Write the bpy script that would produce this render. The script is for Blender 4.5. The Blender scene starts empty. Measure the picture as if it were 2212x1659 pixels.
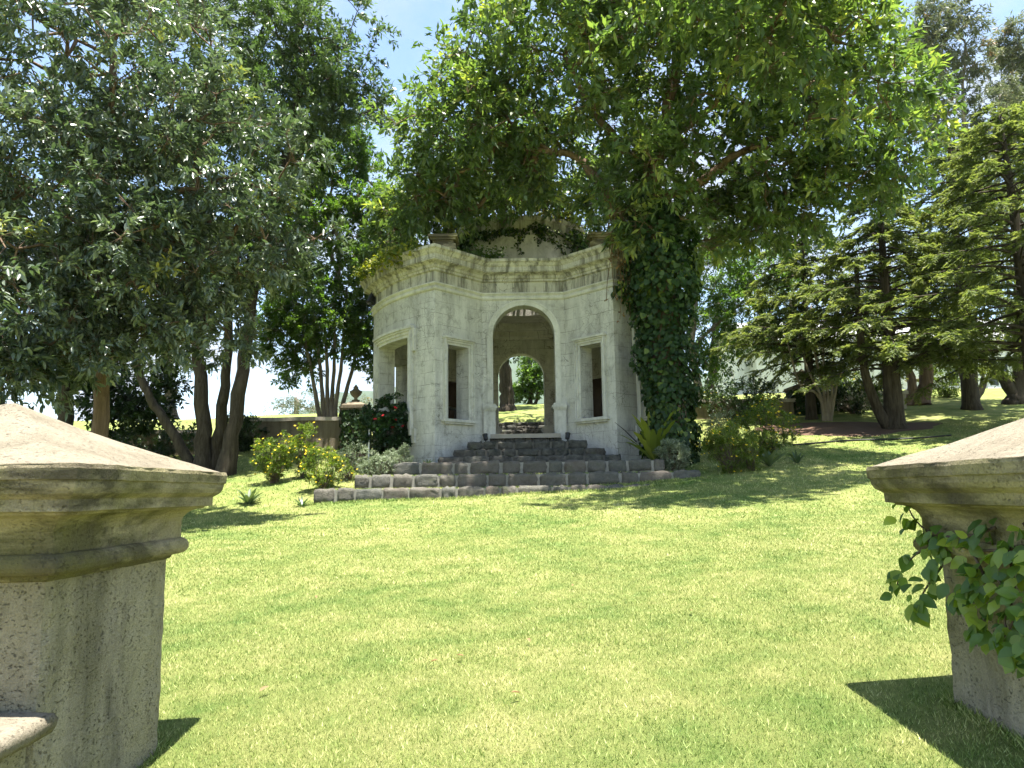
import bpy, math, random
import numpy as np
from mathutils import Vector, Matrix

# ------------------------------------------------------------------ camera, sky, sun, exposure
S = bpy.context.scene
COL = S.collection
random.seed(11)
RNG = np.random.default_rng(11)

PITCH, ROLL, FPX = math.radians(8.0), math.radians(0.8), 1663.0     # focal length for a picture 2212 wide
_f = np.array([0, math.cos(PITCH), math.sin(PITCH)])
_r0 = np.array([1.0, 0, 0]); _u0 = np.array([0, -math.sin(PITCH), math.cos(PITCH)])
_r = math.cos(ROLL) * _r0 - math.sin(ROLL) * _u0
_u = math.sin(ROLL) * _r0 + math.cos(ROLL) * _u0
cd = bpy.data.cameras.new("camera"); cam = bpy.data.objects.new("camera", cd); COL.objects.link(cam)
cam.matrix_world = Matrix(((_r[0], _u[0], -_f[0], 0), (_r[1], _u[1], -_f[1], 0), (_r[2], _u[2], -_f[2], 0), (0, 0, 0, 1)))
cd.sensor_width = 36.0; cd.lens = 36.0 * FPX / 2212.0
cd.clip_start = 0.05; cd.clip_end = 9000.0
S.camera = cam

SUN_DIR = Vector((0.12, -0.13, 1.0)).normalized()                     # towards the sun: almost overhead
EXPOSURE = 2.05
world = bpy.data.worlds.new("World"); S.world = world; world.use_nodes = True
wn = world.node_tree.nodes; wl = world.node_tree.links; wn.clear()
w_out = wn.new("ShaderNodeOutputWorld"); w_bg = wn.new("ShaderNodeBackground"); w_bg.inputs[1].default_value = 0.085
sky = wn.new("ShaderNodeTexSky"); sky.sky_type = 'NISHITA'; sky.sun_disc = False
sky.sun_elevation = math.asin(SUN_DIR.z); sky.sun_rotation = math.atan2(SUN_DIR.x, SUN_DIR.y)
sky.altitude = 1500; sky.air_density = 1.25; sky.dust_density = 0.5
tc = wn.new("ShaderNodeTexCoord"); sx = wn.new("ShaderNodeSeparateXYZ"); wl.new(tc.outputs['Generated'], sx.inputs[0])
zz = wn.new("ShaderNodeMath"); zz.operation = 'ADD'; zz.inputs[1].default_value = 0.28; wl.new(sx.outputs[2], zz.inputs[0])
zm = wn.new("ShaderNodeMath"); zm.operation = 'MAXIMUM'; zm.inputs[1].default_value = 0.05; wl.new(zz.outputs[0], zm.inputs[0])
dv = wn.new("ShaderNodeVectorMath"); dv.operation = 'DIVIDE'
cz = wn.new("ShaderNodeCombineXYZ")
for i in range(3): wl.new(zm.outputs[0], cz.inputs[i])
wl.new(tc.outputs['Generated'], dv.inputs[0]); wl.new(cz.outputs[0], dv.inputs[1])
cn = wn.new("ShaderNodeTexNoise"); cn.inputs['Scale'].default_value = 2.3; cn.inputs['Detail'].default_value = 9; cn.inputs['Roughness'].default_value = 0.55
off = wn.new("ShaderNodeVectorMath"); off.operation = 'ADD'; off.inputs[1].default_value = (3.3, 1.2, 0.0)
wl.new(dv.outputs[0], off.inputs[0]); wl.new(off.outputs[0], cn.inputs['Vector'])
cr = wn.new("ShaderNodeValToRGB"); cr.color_ramp.elements[0].position = 0.44; cr.color_ramp.elements[1].position = 0.66
wl.new(cn.outputs['Fac'], cr.inputs[0])
cm = wn.new("ShaderNodeMixRGB"); cm.inputs[2].default_value = (2.55, 2.78, 3.2, 1)
wl.new(cr.outputs[0], cm.inputs[0]); wl.new(sky.outputs[0], cm.inputs[1])
wl.new(cm.outputs[0], w_bg.inputs[0]); wl.new(w_bg.outputs[0], w_out.inputs[0])

ld = bpy.data.lights.new("sun", 'SUN'); ld.energy = 5.0; ld.angle = math.radians(0.55); ld.color = (1.0, 0.955, 0.87)
sun = bpy.data.objects.new("sun", ld); COL.objects.link(sun)
sun.rotation_euler = SUN_DIR.to_track_quat('Z', 'Y').to_euler()

S.view_settings.view_transform = 'Standard'; S.view_settings.look = 'None'
S.view_settings.exposure = EXPOSURE; S.view_settings.gamma = 1.0; S.view_settings.use_curve_mapping = False
S.render.engine = 'CYCLES'
cy = S.cycles
cy.max_bounces = 7; cy.diffuse_bounces = 4; cy.glossy_bounces = 2; cy.transmission_bounces = 4; cy.transparent_max_bounces = 4
cy.volume_bounces = 0; cy.caustics_reflective = False; cy.caustics_refractive = False
cy.sample_clamp_indirect = 5.0; cy.use_adaptive_sampling = True; cy.adaptive_threshold = 0.015
cy.use_denoising = True
try: cy.denoiser = 'OPENIMAGEDENOISE'; cy.denoising_prefilter = 'ACCURATE'; cy.denoising_input_passes = 'RGB_ALBEDO_NORMAL'
except Exception: pass

# ------------------------------------------------------------------ measuring helpers
def ray(px, py):
    return _f + (px - 1106.0) / FPX * _r - (py - 829.5) / FPX * _u
def at(px, py, Y):                       # point at depth Y metres
    d = ray(px, py); return d * (Y / d[1])
def atX(px, py, X):
    d = ray(px, py); return d * (X / d[0])
def proj(P):
    P = np.asarray(P, float); w = P @ _f
    return 1106 + FPX * (P @ _r) / w, 829.5 - FPX * (P @ _u) / w, w

# ------------------------------------------------------------------ object helpers
def tag(o, label=None, cat=None, group=None, kind=None):
    if label: o["label"] = label
    if cat: o["category"] = cat
    if group: o["group"] = group
    if kind: o["kind"] = kind
    return o
def empty(name, loc, label=None, cat=None, group=None, kind=None):
    o = bpy.data.objects.new(name, None); COL.objects.link(o); o.location = Vector(loc); o.empty_display_size = 0.2
    return tag(o, label, cat, group, kind)
def link(name, me, parent=None):          # geometry is written in world space; an Empty parent only shifts the origin
    o = bpy.data.objects.new(name, me); COL.objects.link(o)
    if parent is not None:
        o.parent = parent
        if parent.type == 'EMPTY': o.matrix_parent_inverse = Matrix.Translation(-Vector(parent.location))
    return o
def mk(name, verts, faces, mat, parent=None, smooth=False, uvs=None):
    me = bpy.data.meshes.new(name); me.from_pydata([tuple(map(float, v)) for v in verts], [], faces)
    if uvs is not None:
        uv = me.uv_layers.new(name="UVMap"); flat = [c for f in uvs for p in f for c in p]; uv.data.foreach_set("uv", flat)
    if mat: me.materials.append(mat)
    if smooth: me.polygons.foreach_set("use_smooth", [True] * len(me.polygons))
    me.update()
    return link(name, me, parent)

class Acc:                                # gathers geometry for ONE mesh
    def __init__(s): s.v = []; s.f = []; s.uv = []
    def add(s, verts, faces, uvs=None):
        o = len(s.v); s.v.extend(verts); s.f.extend([tuple(i + o for i in f) for f in faces])
        if uvs is not None: s.uv.extend(uvs)
    def box(s, x0, x1, y0, y1, z0, z1):
        s.add([(x0,y0,z0),(x1,y0,z0),(x1,y1,z0),(x0,y1,z0),(x0,y0,z1),(x1,y0,z1),(x1,y1,z1),(x0,y1,z1)],
              [(0,3,2,1),(4,5,6,7),(0,1,5,4),(1,2,6,5),(2,3,7,6),(3,0,4,7)])
    def tube(s, pts, rad, n=6, cap=True):
        pts = [np.asarray(p, float) for p in pts]; m = len(pts)
        if np.isscalar(rad): rad = [rad] * m
        vs = []; ref = np.array([0.31, 0.77, 0.55])
        for i, p in enumerate(pts):
            t = pts[min(i + 1, m - 1)] - pts[max(i - 1, 0)]; t = t / (np.linalg.norm(t) + 1e-9)
            a = np.cross(t, ref); a /= np.linalg.norm(a) + 1e-9; b = np.cross(t, a)
            for k in range(n):
                w = 2 * math.pi * k / n
                vs.append(p + rad[i] * (math.cos(w) * a + math.sin(w) * b))
        fs = [(i*n+k, i*n+(k+1) % n, (i+1)*n+(k+1) % n, (i+1)*n+k) for i in range(m-1) for k in range(n)]
        if cap: fs.append(tuple(range(n))[::-1]); fs.append(tuple((m-1)*n+k for k in range(n)))
        s.add(vs, fs)
    def lathe(s, prof, c, n=24):
        vs = []; m = len(prof)
        for r, z in prof:
            for k in range(n):
                w = 2*math.pi*k/n; vs.append((c[0]+r*math.cos(w), c[1]+r*math.sin(w), c[2]+z))
        s.add(vs, [(i*n+k, i*n+(k+1)%n, (i+1)*n+(k+1)%n, (i+1)*n+k) for i in range(m-1) for k in range(n)])
    def build(s, name, mat, parent=None, smooth=False):
        return mk(name, s.v, s.f, mat, parent, smooth, s.uv if s.uv else None)

def raw_mesh(name, verts, quads, rnd=None, nper=4, mat=None, smooth=False):
    me = bpy.data.meshes.new(name); nv, nf = len(verts), len(quads)
    me.vertices.add(nv); me.vertices.foreach_set("co", np.ascontiguousarray(verts, dtype=np.float32).ravel())
    me.loops.add(nf * nper); me.loops.foreach_set("vertex_index", np.ascontiguousarray(quads, dtype=np.int32).ravel())
    me.polygons.add(nf); me.polygons.foreach_set("loop_start", np.arange(nf, dtype=np.int32) * nper)
    if smooth: me.polygons.foreach_set("use_smooth", np.ones(nf, dtype=bool))
    if rnd is not None:
        a = me.attributes.new("rnd", 'FLOAT', 'POINT'); a.data.foreach_set("value", np.ascontiguousarray(rnd, dtype=np.float32))
    if mat: me.materials.append(mat)
    me.update(calc_edges=True)
    return me

# ------------------------------------------------------------------ materials
class NT:
    def __init__(s, name):
        s.m = bpy.data.materials.new(name); s.m.use_nodes = True; s.t = s.m.node_tree; s.t.nodes.clear()
        s.out = s.t.nodes.new("ShaderNodeOutputMaterial")
    def n(s, typ, ins=None, **kw):
        nd = s.t.nodes.new("ShaderNode" + typ)
        for k, v in kw.items(): setattr(nd, k, v)
        for k, v in (ins or {}).items():
            if hasattr(v, "is_output") or isinstance(v, bpy.types.NodeSocket): s.t.links.new(v, nd.inputs[k])
            else: nd.inputs[k].default_value = v
        return nd
    def ramp(s, fac, stops):
        nd = s.t.nodes.new("ShaderNodeValToRGB"); s.t.links.new(fac, nd.inputs[0]); e = nd.color_ramp.elements
        while len(e) < len(stops): e.new(0.5)
        for el, (p, c) in zip(e, stops): el.position = p; el.color = (c[0], c[1], c[2], 1) if not np.isscalar(c) else (c, c, c, 1)
        return nd.outputs[0]
    def mix(s, fac, a, b, mode='MIX'):
        nd = s.t.nodes.new("ShaderNodeMixRGB"); nd.blend_type = mode
        for i, v in ((0, fac), (1, a), (2, b)):
            if isinstance(v, bpy.types.NodeSocket): s.t.links.new(v, nd.inputs[i])
            elif i == 0: nd.inputs[0].default_value = v
            else: nd.inputs[i].default_value = (v[0], v[1], v[2], 1)
        return nd.outputs[0]
    def math(s, op, a, b=0.0):
        nd = s.t.nodes.new("ShaderNodeMath"); nd.operation = op
        for i, v in ((0, a), (1, b)):
            if isinstance(v, bpy.types.NodeSocket): s.t.links.new(v, nd.inputs[i])
            else: nd.inputs[i].default_value = v
        return nd.outputs[0]
    def noise(s, vec, scale, detail=6, rough=0.55, dist=0.0):
        nd = s.n("TexNoise", {'Scale': scale, 'Detail': detail, 'Roughness': rough, 'Distortion': dist}); s.t.links.new(vec, nd.inputs['Vector'])
        return nd.outputs['Fac']
    def mapping(s, vec, scale=(1, 1, 1), loc=(0, 0, 0)):
        nd = s.n("Mapping", {'Scale': scale, 'Location': loc}); s.t.links.new(vec, nd.inputs['Vector']); return nd.outputs[0]
    def bump(s, h, strength=0.4, dist=0.01):
        return s.n("Bump", {'Height': h, 'Strength': strength, 'Distance': dist}).outputs[0]
    def principled(s, col, rough=0.8, normal=None, spec=0.3):
        p = s.n("BsdfPrincipled", {'Roughness': rough, 'Specular IOR Level': spec})
        if isinstance(col, bpy.types.NodeSocket): s.t.links.new(col, p.inputs['Base Color'])
        else: p.inputs['Base Color'].default_value = (*col, 1)
        if normal is not None: s.t.links.new(normal, p.inputs['Normal'])
        return p
    def done(s, shader):
        s.t.links.new(shader, s.out.inputs[0]); return s.m

def leaf_mat(name, stops, rough=0.45, trans=0.35, tint=(1.5, 1.6, 0.6), spec=0.4):
    t = NT(name); a = t.n("Attribute", attribute_name="rnd").outputs['Fac']
    col = t.ramp(a, stops)
    p = t.principled(col, rough, spec=spec)
    tcol = t.mix(1.0, col, tint, 'MULTIPLY')
    tr = t.n("BsdfTranslucent", {'Color': tcol})
    ms = t.n("MixShader", {0: trans}); t.t.links.new(p.outputs[0], ms.inputs[1]); t.t.links.new(tr.outputs[0], ms.inputs[2])
    return t.done(ms.outputs[0])

def stucco_mat(name, light, mid, dark, uv=True, courses=True, streak=0.5, bump=0.35, green=0.0, dirt=(0.42, 0.68), course_size=(0.50, 0.25), sscale=(7.0, 7.0, 0.55), pits=0.0):
    t = NT(name)
    tcn = t.n("TexCoord"); obj = t.n("NewGeometry").outputs['Position']
    uvv = tcn.outputs['UV'] if uv else obj
    big = t.noise(obj, 1.1, 7, 0.6)
    st = t.noise(t.mapping(obj, sscale), 1.0, 8, 0.65, 0.3)
    fine = t.noise(obj, 26.0, 8, 0.7)
    med = t.noise(obj, 4.5, 9, 0.68, 0.4)
    col = t.mix(t.ramp(big, [(0.35, 0), (0.68, 1)]), light, mid)
    col = t.mix(t.math('MULTIPLY', t.ramp(st, [(dirt[0], 0), (dirt[1], 1)]), streak), col, dark)
    speck = t.ramp(med, [(0.52, 0), (0.72, 1)])
    col = t.mix(t.math('MULTIPLY', speck, 0.55), col, dark)
    if green > 0:
        g = t.ramp(t.noise(t.mapping(obj, (3, 3, 1.2), (4, 2, 7)), 1.0, 6, 0.6), [(0.42, 0), (0.62, 1)])
        col = t.mix(t.math('MULTIPLY', g, green), col, (0.20, 0.19, 0.055))
    col = t.mix(0.5, col, t.mix(fine, (0.55, 0.55, 0.55), (1.2, 1.2, 1.2)), 'MULTIPLY')
    h = t.math('ADD', t.math('MULTIPLY', fine, 0.5), t.math('MULTIPLY', med, 0.8))
    if pits > 0:
        pn = t.noise(t.mapping(obj, (1, 1, 1.6)), 62.0, 5, 0.7, 0.0); pm = t.noise(obj, 7.0, 5, 0.65)
        pit = t.math('MULTIPLY', t.ramp(pn, [(0.57, 0), (0.70, 1)]), t.ramp(pm, [(0.40, 0.15), (0.62, 1)]))
        col = t.mix(t.math('MULTIPLY', pit, pits), col, dark)
        gr = t.noise(obj, 130.0, 3, 0.7); col = t.mix(0.75, col, t.mix(gr, (0.35, 0.35, 0.35), (1.6, 1.6, 1.6)), 'MULTIPLY')
        h = t.math('ADD', h, t.math('SUBTRACT', t.math('MULTIPLY', gr, 0.5), t.math('MULTIPLY', pit, 1.0)))
    if courses:
        wob = t.n("TexNoise", {'Scale': 3.0, 'Detail': 4.0}); t.t.links.new(uvv, wob.inputs['Vector'])
        add = t.n("VectorMath", operation='MULTIPLY_ADD'); t.t.links.new(wob.outputs['Color'], add.inputs[0]); add.inputs[1].default_value = (0.10, 0.06, 0); t.t.links.new(uvv, add.inputs[2])
        br = t.n("TexBrick", {'Scale': 1.0, 'Mortar Size': 0.0048, 'Mortar Smooth': 0.3, 'Brick Width': course_size[0], 'Row Height': course_size[1], 'Color1': (0, 0, 0, 1), 'Color2': (0, 0, 0, 1), 'Mortar': (1, 1, 1, 1)})
        t.t.links.new(add.outputs[0], br.inputs['Vector'])
        vis = t.ramp(t.noise(uvv, 1.7, 5, 0.6), [(0.40, 0.05), (0.60, 1)])
        fac = t.math('MULTIPLY', br.outputs['Color'], vis)
        vr = t.n("TexVoronoi", {'Scale': 6.5}, feature='DISTANCE_TO_EDGE')
        add2 = t.n("VectorMath", operation='MULTIPLY_ADD'); t.t.links.new(wob.outputs['Color'], add2.inputs[0]); add2.inputs[1].default_value = (0.4, 0.4, 0); t.t.links.new(uvv, add2.inputs[2])
        t.t.links.new(add2.outputs[0], vr.inputs['Vector'])
        cracks = t.ramp(vr.outputs['Distance'], [(0.0, 1), (0.026, 0)])
        cvis = t.ramp(t.noise(uvv, 0.9, 4, 0.6), [(0.47, 0), (0.56, 1)])
        fac2 = t.math('MAXIMUM', fac, t.math('MULTIPLY', cracks, cvis))
        col = t.mix(t.math('MULTIPLY', fac2, 0.78), col, (0.085, 0.08, 0.066))
        h = t.math('SUBTRACT', h, t.math('MULTIPLY', fac2, 0.8))
    p = t.principled(col, 0.92, t.bump(h, bump, 0.012), 0.15)
    return t.done(p.outputs[0])

def rock_mat(name, c1, c2, c3):
    t = NT(name); obj = t.n("NewGeometry").outputs['Position']; r = t.n("ObjectInfo").outputs['Random']
    base = t.ramp(r, [(0.0, c1), (0.4, c2), (0.75, c3), (1.0, c1)])
    a = t.noise(obj, 9, 8, 0.7); b = t.noise(obj, 55, 5, 0.7)
    col = t.mix(t.ramp(a, [(0.35, 0), (0.7, 1)]), base, t.mix(0.6, base, (0.20, 0.19, 0.16)))
    col = t.mix(0.6, col, t.mix(b, (0.5, 0.5, 0.5), (1.35, 1.35, 1.3)), 'MULTIPLY')
    moss = t.ramp(t.noise(obj, 3.2, 6, 0.65), [(0.60, 0), (0.74, 1)])
    col = t.mix(t.math('MULTIPLY', moss, 0.5), col, (0.09, 0.11, 0.04))
    p = t.principled(col, 0.88, t.bump(t.math('ADD', a, t.math('MULTIPLY', b, 0.5)), 1.0, 0.03), 0.2)
    return t.done(p.outputs[0])

def bark_mat(name, c1, c2, sc=1.0):
    t = NT(name); obj = t.n("NewGeometry").outputs['Position']
    a = t.noise(t.mapping(obj, (14*sc, 14*sc, 2.2*sc)), 1.0, 8, 0.7, 0.6); b = t.noise(obj, 2.5, 5, 0.6)
    col = t.mix(t.ramp(a, [(0.35, 0), (0.68, 1)]), c1, c2)
    col = t.mix(0.5, col, t.mix(b, (0.5, 0.5, 0.5), (1.4, 1.4, 1.4)), 'MULTIPLY')
    p = t.principled(col, 0.92, t.bump(a, 0.9, 0.02), 0.15); return t.done(p.outputs[0])

def plain_mat(name, col, rough=0.7, var=0.25, sc=8.0, spec=0.3, metal=0.0):
    t = NT(name); obj = t.n("NewGeometry").outputs['Position']; a = t.noise(obj, sc, 7, 0.65)
    c = t.mix(1.0, col, t.mix(a, (1-var,)*3, (1+var,)*3), 'MULTIPLY')
    p = t.principled(c, rough, t.bump(a, 0.25, 0.006), spec); p.inputs['Metallic'].default_value = metal; return t.done(p.outputs[0])

def turf_colour(t):
    obj = t.n("NewGeometry").outputs['Position']
    a = t.noise(obj, 0.55, 5, 0.6, 0.5); b = t.noise(obj, 2.6, 6, 0.65); c = t.noise(obj, 34.0, 4, 0.7)
    f = t.math('ADD', t.math('MULTIPLY', a, 0.45), t.math('MULTIPLY', b, 0.55))
    col = t.ramp(f, [(0.37, (0.165, 0.240, 0.058)), (0.50, (0.280, 0.318, 0.095)), (0.64, (0.395, 0.392, 0.145))])
    return obj, col, c
def lawn_mat():
    t = NT("lawn_turf"); obj, col, c = turf_colour(t)
    f2 = t.noise(obj, 120.0, 3, 0.8)
    col = t.mix(0.75, col, t.mix(c, (0.35, 0.42, 0.3), (1.35, 1.3, 1.4)), 'MULTIPLY')
    col = t.mix(0.8, col, t.mix(f2, (0.35, 0.4, 0.3), (1.6, 1.55, 1.7)), 'MULTIPLY')
    p = t.principled(col, 0.9, t.bump(t.math('ADD', c, f2), 1.0, 0.03), 0.1); return t.done(p.outputs[0])
def blade_mat():
    t = NT("grass_blade"); obj, col, c = turf_colour(t); a = t.n("Attribute", attribute_name="rnd").outputs['Fac']
    col = t.mix(1.0, col, t.ramp(a, [(0.0, (0.24, 0.40, 0.20)), (0.4, (0.80, 0.92, 0.70)), (0.75, (1.30, 1.25, 1.4)), (1.0, (2.2, 2.05, 2.8))]), 'MULTIPLY')
    p = t.principled(col, 0.6, spec=0.25)
    tr = t.n("BsdfTranslucent", {'Color': col}); ms = t.n("MixShader", {0: 0.3}); t.t.links.new(p.outputs[0], ms.inputs[1]); t.t.links.new(tr.outputs[0], ms.inputs[2])
    return t.done(ms.outputs[0])

M = {}
M['lawn'] = lawn_mat(); M['blade'] = blade_mat()
M['stucco'] = stucco_mat("weathered_stucco", (0.60, 0.59, 0.55), (0.46, 0.45, 0.415), (0.09, 0.086, 0.072), streak=0.42, sscale=(3.6, 3.6, 0.8), dirt=(0.44, 0.70))
M['stucco_plain'] = stucco_mat("smooth_stucco", (0.63, 0.62, 0.58), (0.51, 0.50, 0.46), (0.13, 0.125, 0.10), courses=False, streak=0.36, sscale=(4, 4, 0.8))
M['cornice'] = stucco_mat("stained_cornice", (0.52, 0.50, 0.43), (0.41, 0.39, 0.325), (0.075, 0.07, 0.053), streak=0.80, dirt=(0.45, 0.62), course_size=(0.33, 0.6), sscale=(6.0, 6.0, 0.8))
M['inside'] = stucco_mat("inside_stucco", (0.62, 0.60, 0.54), (0.54, 0.52, 0.46), (0.22, 0.19, 0.15), streak=0.35)
M['pillar'] = stucco_mat("rough_pillar_render", (0.40, 0.355, 0.265), (0.31, 0.27, 0.195), (0.06, 0.053, 0.042), uv=False, courses=False, streak=0.66, bump=1.0, green=0.20, sscale=(3.0, 3.0, 0.7), dirt=(0.45, 0.64), pits=0.75)
M['pillar_cap'] = stucco_mat("stained_cap_stone", (0.40, 0.345, 0.235), (0.29, 0.245, 0.155), (0.05, 0.043, 0.03), uv=False, courses=False, streak=0.85, bump=0.8, green=0.38, dirt=(0.43, 0.56), sscale=(1.6, 1.6, 7.0), pits=0.25)
M['cap_top'] = stucco_mat("weathered_cap_top", (0.255, 0.225, 0.170), (0.195, 0.168, 0.122), (0.095, 0.080, 0.055), uv=False, courses=False, streak=0.5, bump=0.8, sscale=(3, 3, 3), pits=0.4)
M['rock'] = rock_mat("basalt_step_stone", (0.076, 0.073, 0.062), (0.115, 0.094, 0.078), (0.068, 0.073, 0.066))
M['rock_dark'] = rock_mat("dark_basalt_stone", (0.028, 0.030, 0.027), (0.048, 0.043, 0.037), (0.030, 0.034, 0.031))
M['mortar'] = plain_mat("lime_mortar", (0.27, 0.255, 0.22), 0.95, 0.5, 14)
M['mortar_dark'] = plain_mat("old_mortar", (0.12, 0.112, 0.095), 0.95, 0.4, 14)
M['floor'] = plain_mat("floor_stone", (0.30, 0.27, 0.23), 0.9, 0.3, 5)
M['door'] = plain_mat("brown_door_wood", (0.055, 0.036, 0.027), 0.7, 0.3, 6)
M['iron'] = plain_mat("black_iron", (0.015, 0.015, 0.016), 0.5, 0.2, 20, 0.4)
M['rust'] = plain_mat("rusty_wire", (0.10, 0.065, 0.045), 0.8, 0.3, 20)
M['bark_dark'] = bark_mat("dark_furrowed_bark", (0.024, 0.019, 0.014), (0.085, 0.070, 0.054))
M['bark_brown'] = bark_mat("brown_bark", (0.085, 0.055, 0.037), (0.22, 0.155, 0.11))
M['bark_pale'] = bark_mat("pale_smooth_bark", (0.13, 0.105, 0.082), (0.30, 0.26, 0.21), 0.7)
M['twig'] = bark_mat("twig_bark", (0.06, 0.045, 0.033), (0.17, 0.13, 0.10))
M['wall_tan'] = stucco_mat("tan_wall_render", (0.24, 0.20, 0.145), (0.19, 0.155, 0.11), (0.05, 0.045, 0.03), uv=False, courses=False, streak=0.6)
M['coping'] = stucco_mat("wall_coping", (0.46, 0.42, 0.36), (0.36, 0.32, 0.27), (0.11, 0.10, 0.08), uv=False, courses=False, streak=0.5)
M['white'] = stucco_mat("white_house_wall", (0.80, 0.80, 0.80), (0.74, 0.74, 0.74), (0.45, 0.44, 0.42), uv=False, courses=False, streak=0.2, bump=0.15)
M['roof'] = plain_mat("grey_roof", (0.42, 0.42, 0.43), 0.8, 0.15, 3)
M['glass'] = plain_mat("dark_window_glass", (0.02, 0.024, 0.028), 0.08, 0.1, 2, 0.5)
M['hose'] = plain_mat("black_rubber_hose", (0.012, 0.012, 0.012), 0.5, 0.1)
M['soil'] = plain_mat("dry_leaf_litter_soil", (0.105, 0.062, 0.040), 0.95, 0.55, 9)
M['hill'] = plain_mat("wooded_hill", (0.045, 0.07, 0.035), 0.95, 0.4, 0.02)
M['white_paint'] = plain_mat("white_painted_stake", (0.75, 0.75, 0.73), 0.6, 0.1)
M['picket'] = plain_mat("terracotta_edging", (0.20, 0.13, 0.09), 0.9, 0.3)
G_DK, G_MD, G_LT = (0.018, 0.036, 0.012), (0.040, 0.075, 0.020), (0.085, 0.135, 0.030)
M['leaf_grey'] = leaf_mat("glossy_greygreen_leaf", [(0, (0.030, 0.052, 0.032)), (0.45, (0.080, 0.112, 0.074)), (0.85, (0.190, 0.222, 0.165)), (0.96, (0.26, 0.28, 0.15)), (1, (0.32, 0.30, 0.06))], 0.36, 0.28, (1.1, 1.35, 0.6), 0.8)
M['leaf_fine'] = leaf_mat("fine_green_leaf", [(0, (0.034, 0.058, 0.028)), (0.5, (0.072, 0.108, 0.052)), (1, (0.140, 0.180, 0.090))], 0.42, 0.33, (1.4, 1.7, 0.6), 0.4)
M['leaf_main'] = leaf_mat("broad_green_leaf", [(0, (0.038, 0.070, 0.028)), (0.45, (0.078, 0.126, 0.050)), (0.8, (0.135, 0.190, 0.075)), (1, (0.25, 0.28, 0.085))], 0.36, 0.46, (1.7, 1.8, 0.6), 0.55)
M['leaf_bright'] = leaf_mat("bright_green_leaf", [(0, (0.036, 0.075, 0.020)), (0.5, (0.072, 0.130, 0.036)), (1, (0.14, 0.20, 0.058))], 0.42, 0.42, (1.6, 1.8, 0.5), 0.4)
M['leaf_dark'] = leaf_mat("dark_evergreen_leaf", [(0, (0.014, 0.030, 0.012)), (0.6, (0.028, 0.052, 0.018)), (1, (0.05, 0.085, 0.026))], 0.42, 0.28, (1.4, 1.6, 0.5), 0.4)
M['leaf_euc'] = leaf_mat("pale_eucalyptus_leaf", [(0, (0.07, 0.095, 0.06)), (0.6, (0.13, 0.145, 0.10)), (0.9, (0.18, 0.18, 0.13)), (1, (0.28, 0.17, 0.10))], 0.5, 0.35, (1.2, 1.3, 0.8), 0.3)
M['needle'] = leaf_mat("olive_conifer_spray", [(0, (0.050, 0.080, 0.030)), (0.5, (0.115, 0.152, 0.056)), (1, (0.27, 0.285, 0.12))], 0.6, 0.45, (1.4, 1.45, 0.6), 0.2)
M['ivy'] = leaf_mat("ivy_leaf", [(0, (0.010, 0.026, 0.009)), (0.55, (0.026, 0.056, 0.015)), (0.85, (0.060, 0.100, 0.026)), (1, (0.17, 0.21, 0.03))], 0.5, 0.25, (1.5, 1.8, 0.5), 0.25)
M['vine'] = leaf_mat("climbing_vine_leaf", [(0, (0.055, 0.115, 0.026)), (0.6, (0.115, 0.195, 0.038)), (1, (0.25, 0.32, 0.06))], 0.35, 0.40, (1.7, 1.8, 0.4), 0.45)
M['roofvine'] = leaf_mat("yellowgreen_vine_leaf", [(0, (0.05, 0.085, 0.014)), (0.5, (0.12, 0.16, 0.025)), (1, (0.26, 0.25, 0.04))], 0.5, 0.42, (1.6, 1.6, 0.4), 0.3)
M['dry'] = leaf_mat("dry_vine_leaf", [(0, (0.10, 0.065, 0.035)), (1, (0.28, 0.19, 0.10))], 0.8, 0.25, (1.2, 1.1, 0.8), 0.1)
M['bushy'] = leaf_mat("flower_bush_leaf", [(0, (0.045, 0.080, 0.016)), (0.5, (0.105, 0.155, 0.030)), (1, (0.20, 0.24, 0.045))], 0.5, 0.40, (1.5, 1.6, 0.4), 0.3)
M['silver'] = leaf_mat("silver_shrub_leaf", [(0, (0.11, 0.145, 0.085)), (0.6, (0.21, 0.25, 0.165)), (1, (0.38, 0.41, 0.31))], 0.7, 0.25, (1.1, 1.2, 0.8), 0.2)
M['hib'] = leaf_mat("hibiscus_leaf", [(0, (0.012, 0.032, 0.012)), (0.7, (0.026, 0.060, 0.018)), (1, (0.06, 0.10, 0.03))], 0.35, 0.25, (1.4, 1.7, 0.5), 0.45)
M['yellow'] = leaf_mat("yellow_petal", [(0, (0.60, 0.42, 0.02)), (1, (0.80, 0.62, 0.05))], 0.6, 0.4, (1.1, 1.0, 0.6), 0.1)
M['red'] = leaf_mat("red_petal", [(0, (0.50, 0.015, 0.03)), (1, (0.65, 0.06, 0.06))], 0.6, 0.35, (1.2, 0.8, 0.8), 0.1)
M['fern'] = leaf_mat("strap_fern_frond", [(0, (0.14, 0.19, 0.028)), (1, (0.29, 0.32, 0.055))], 0.5, 0.4, (1.4, 1.4, 0.4), 0.3)
M['agave'] = leaf_mat("agave_blade", [(0, (0.05, 0.085, 0.04)), (1, (0.11, 0.15, 0.075))], 0.5, 0.2, (1.3, 1.4, 0.6), 0.3)

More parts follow.
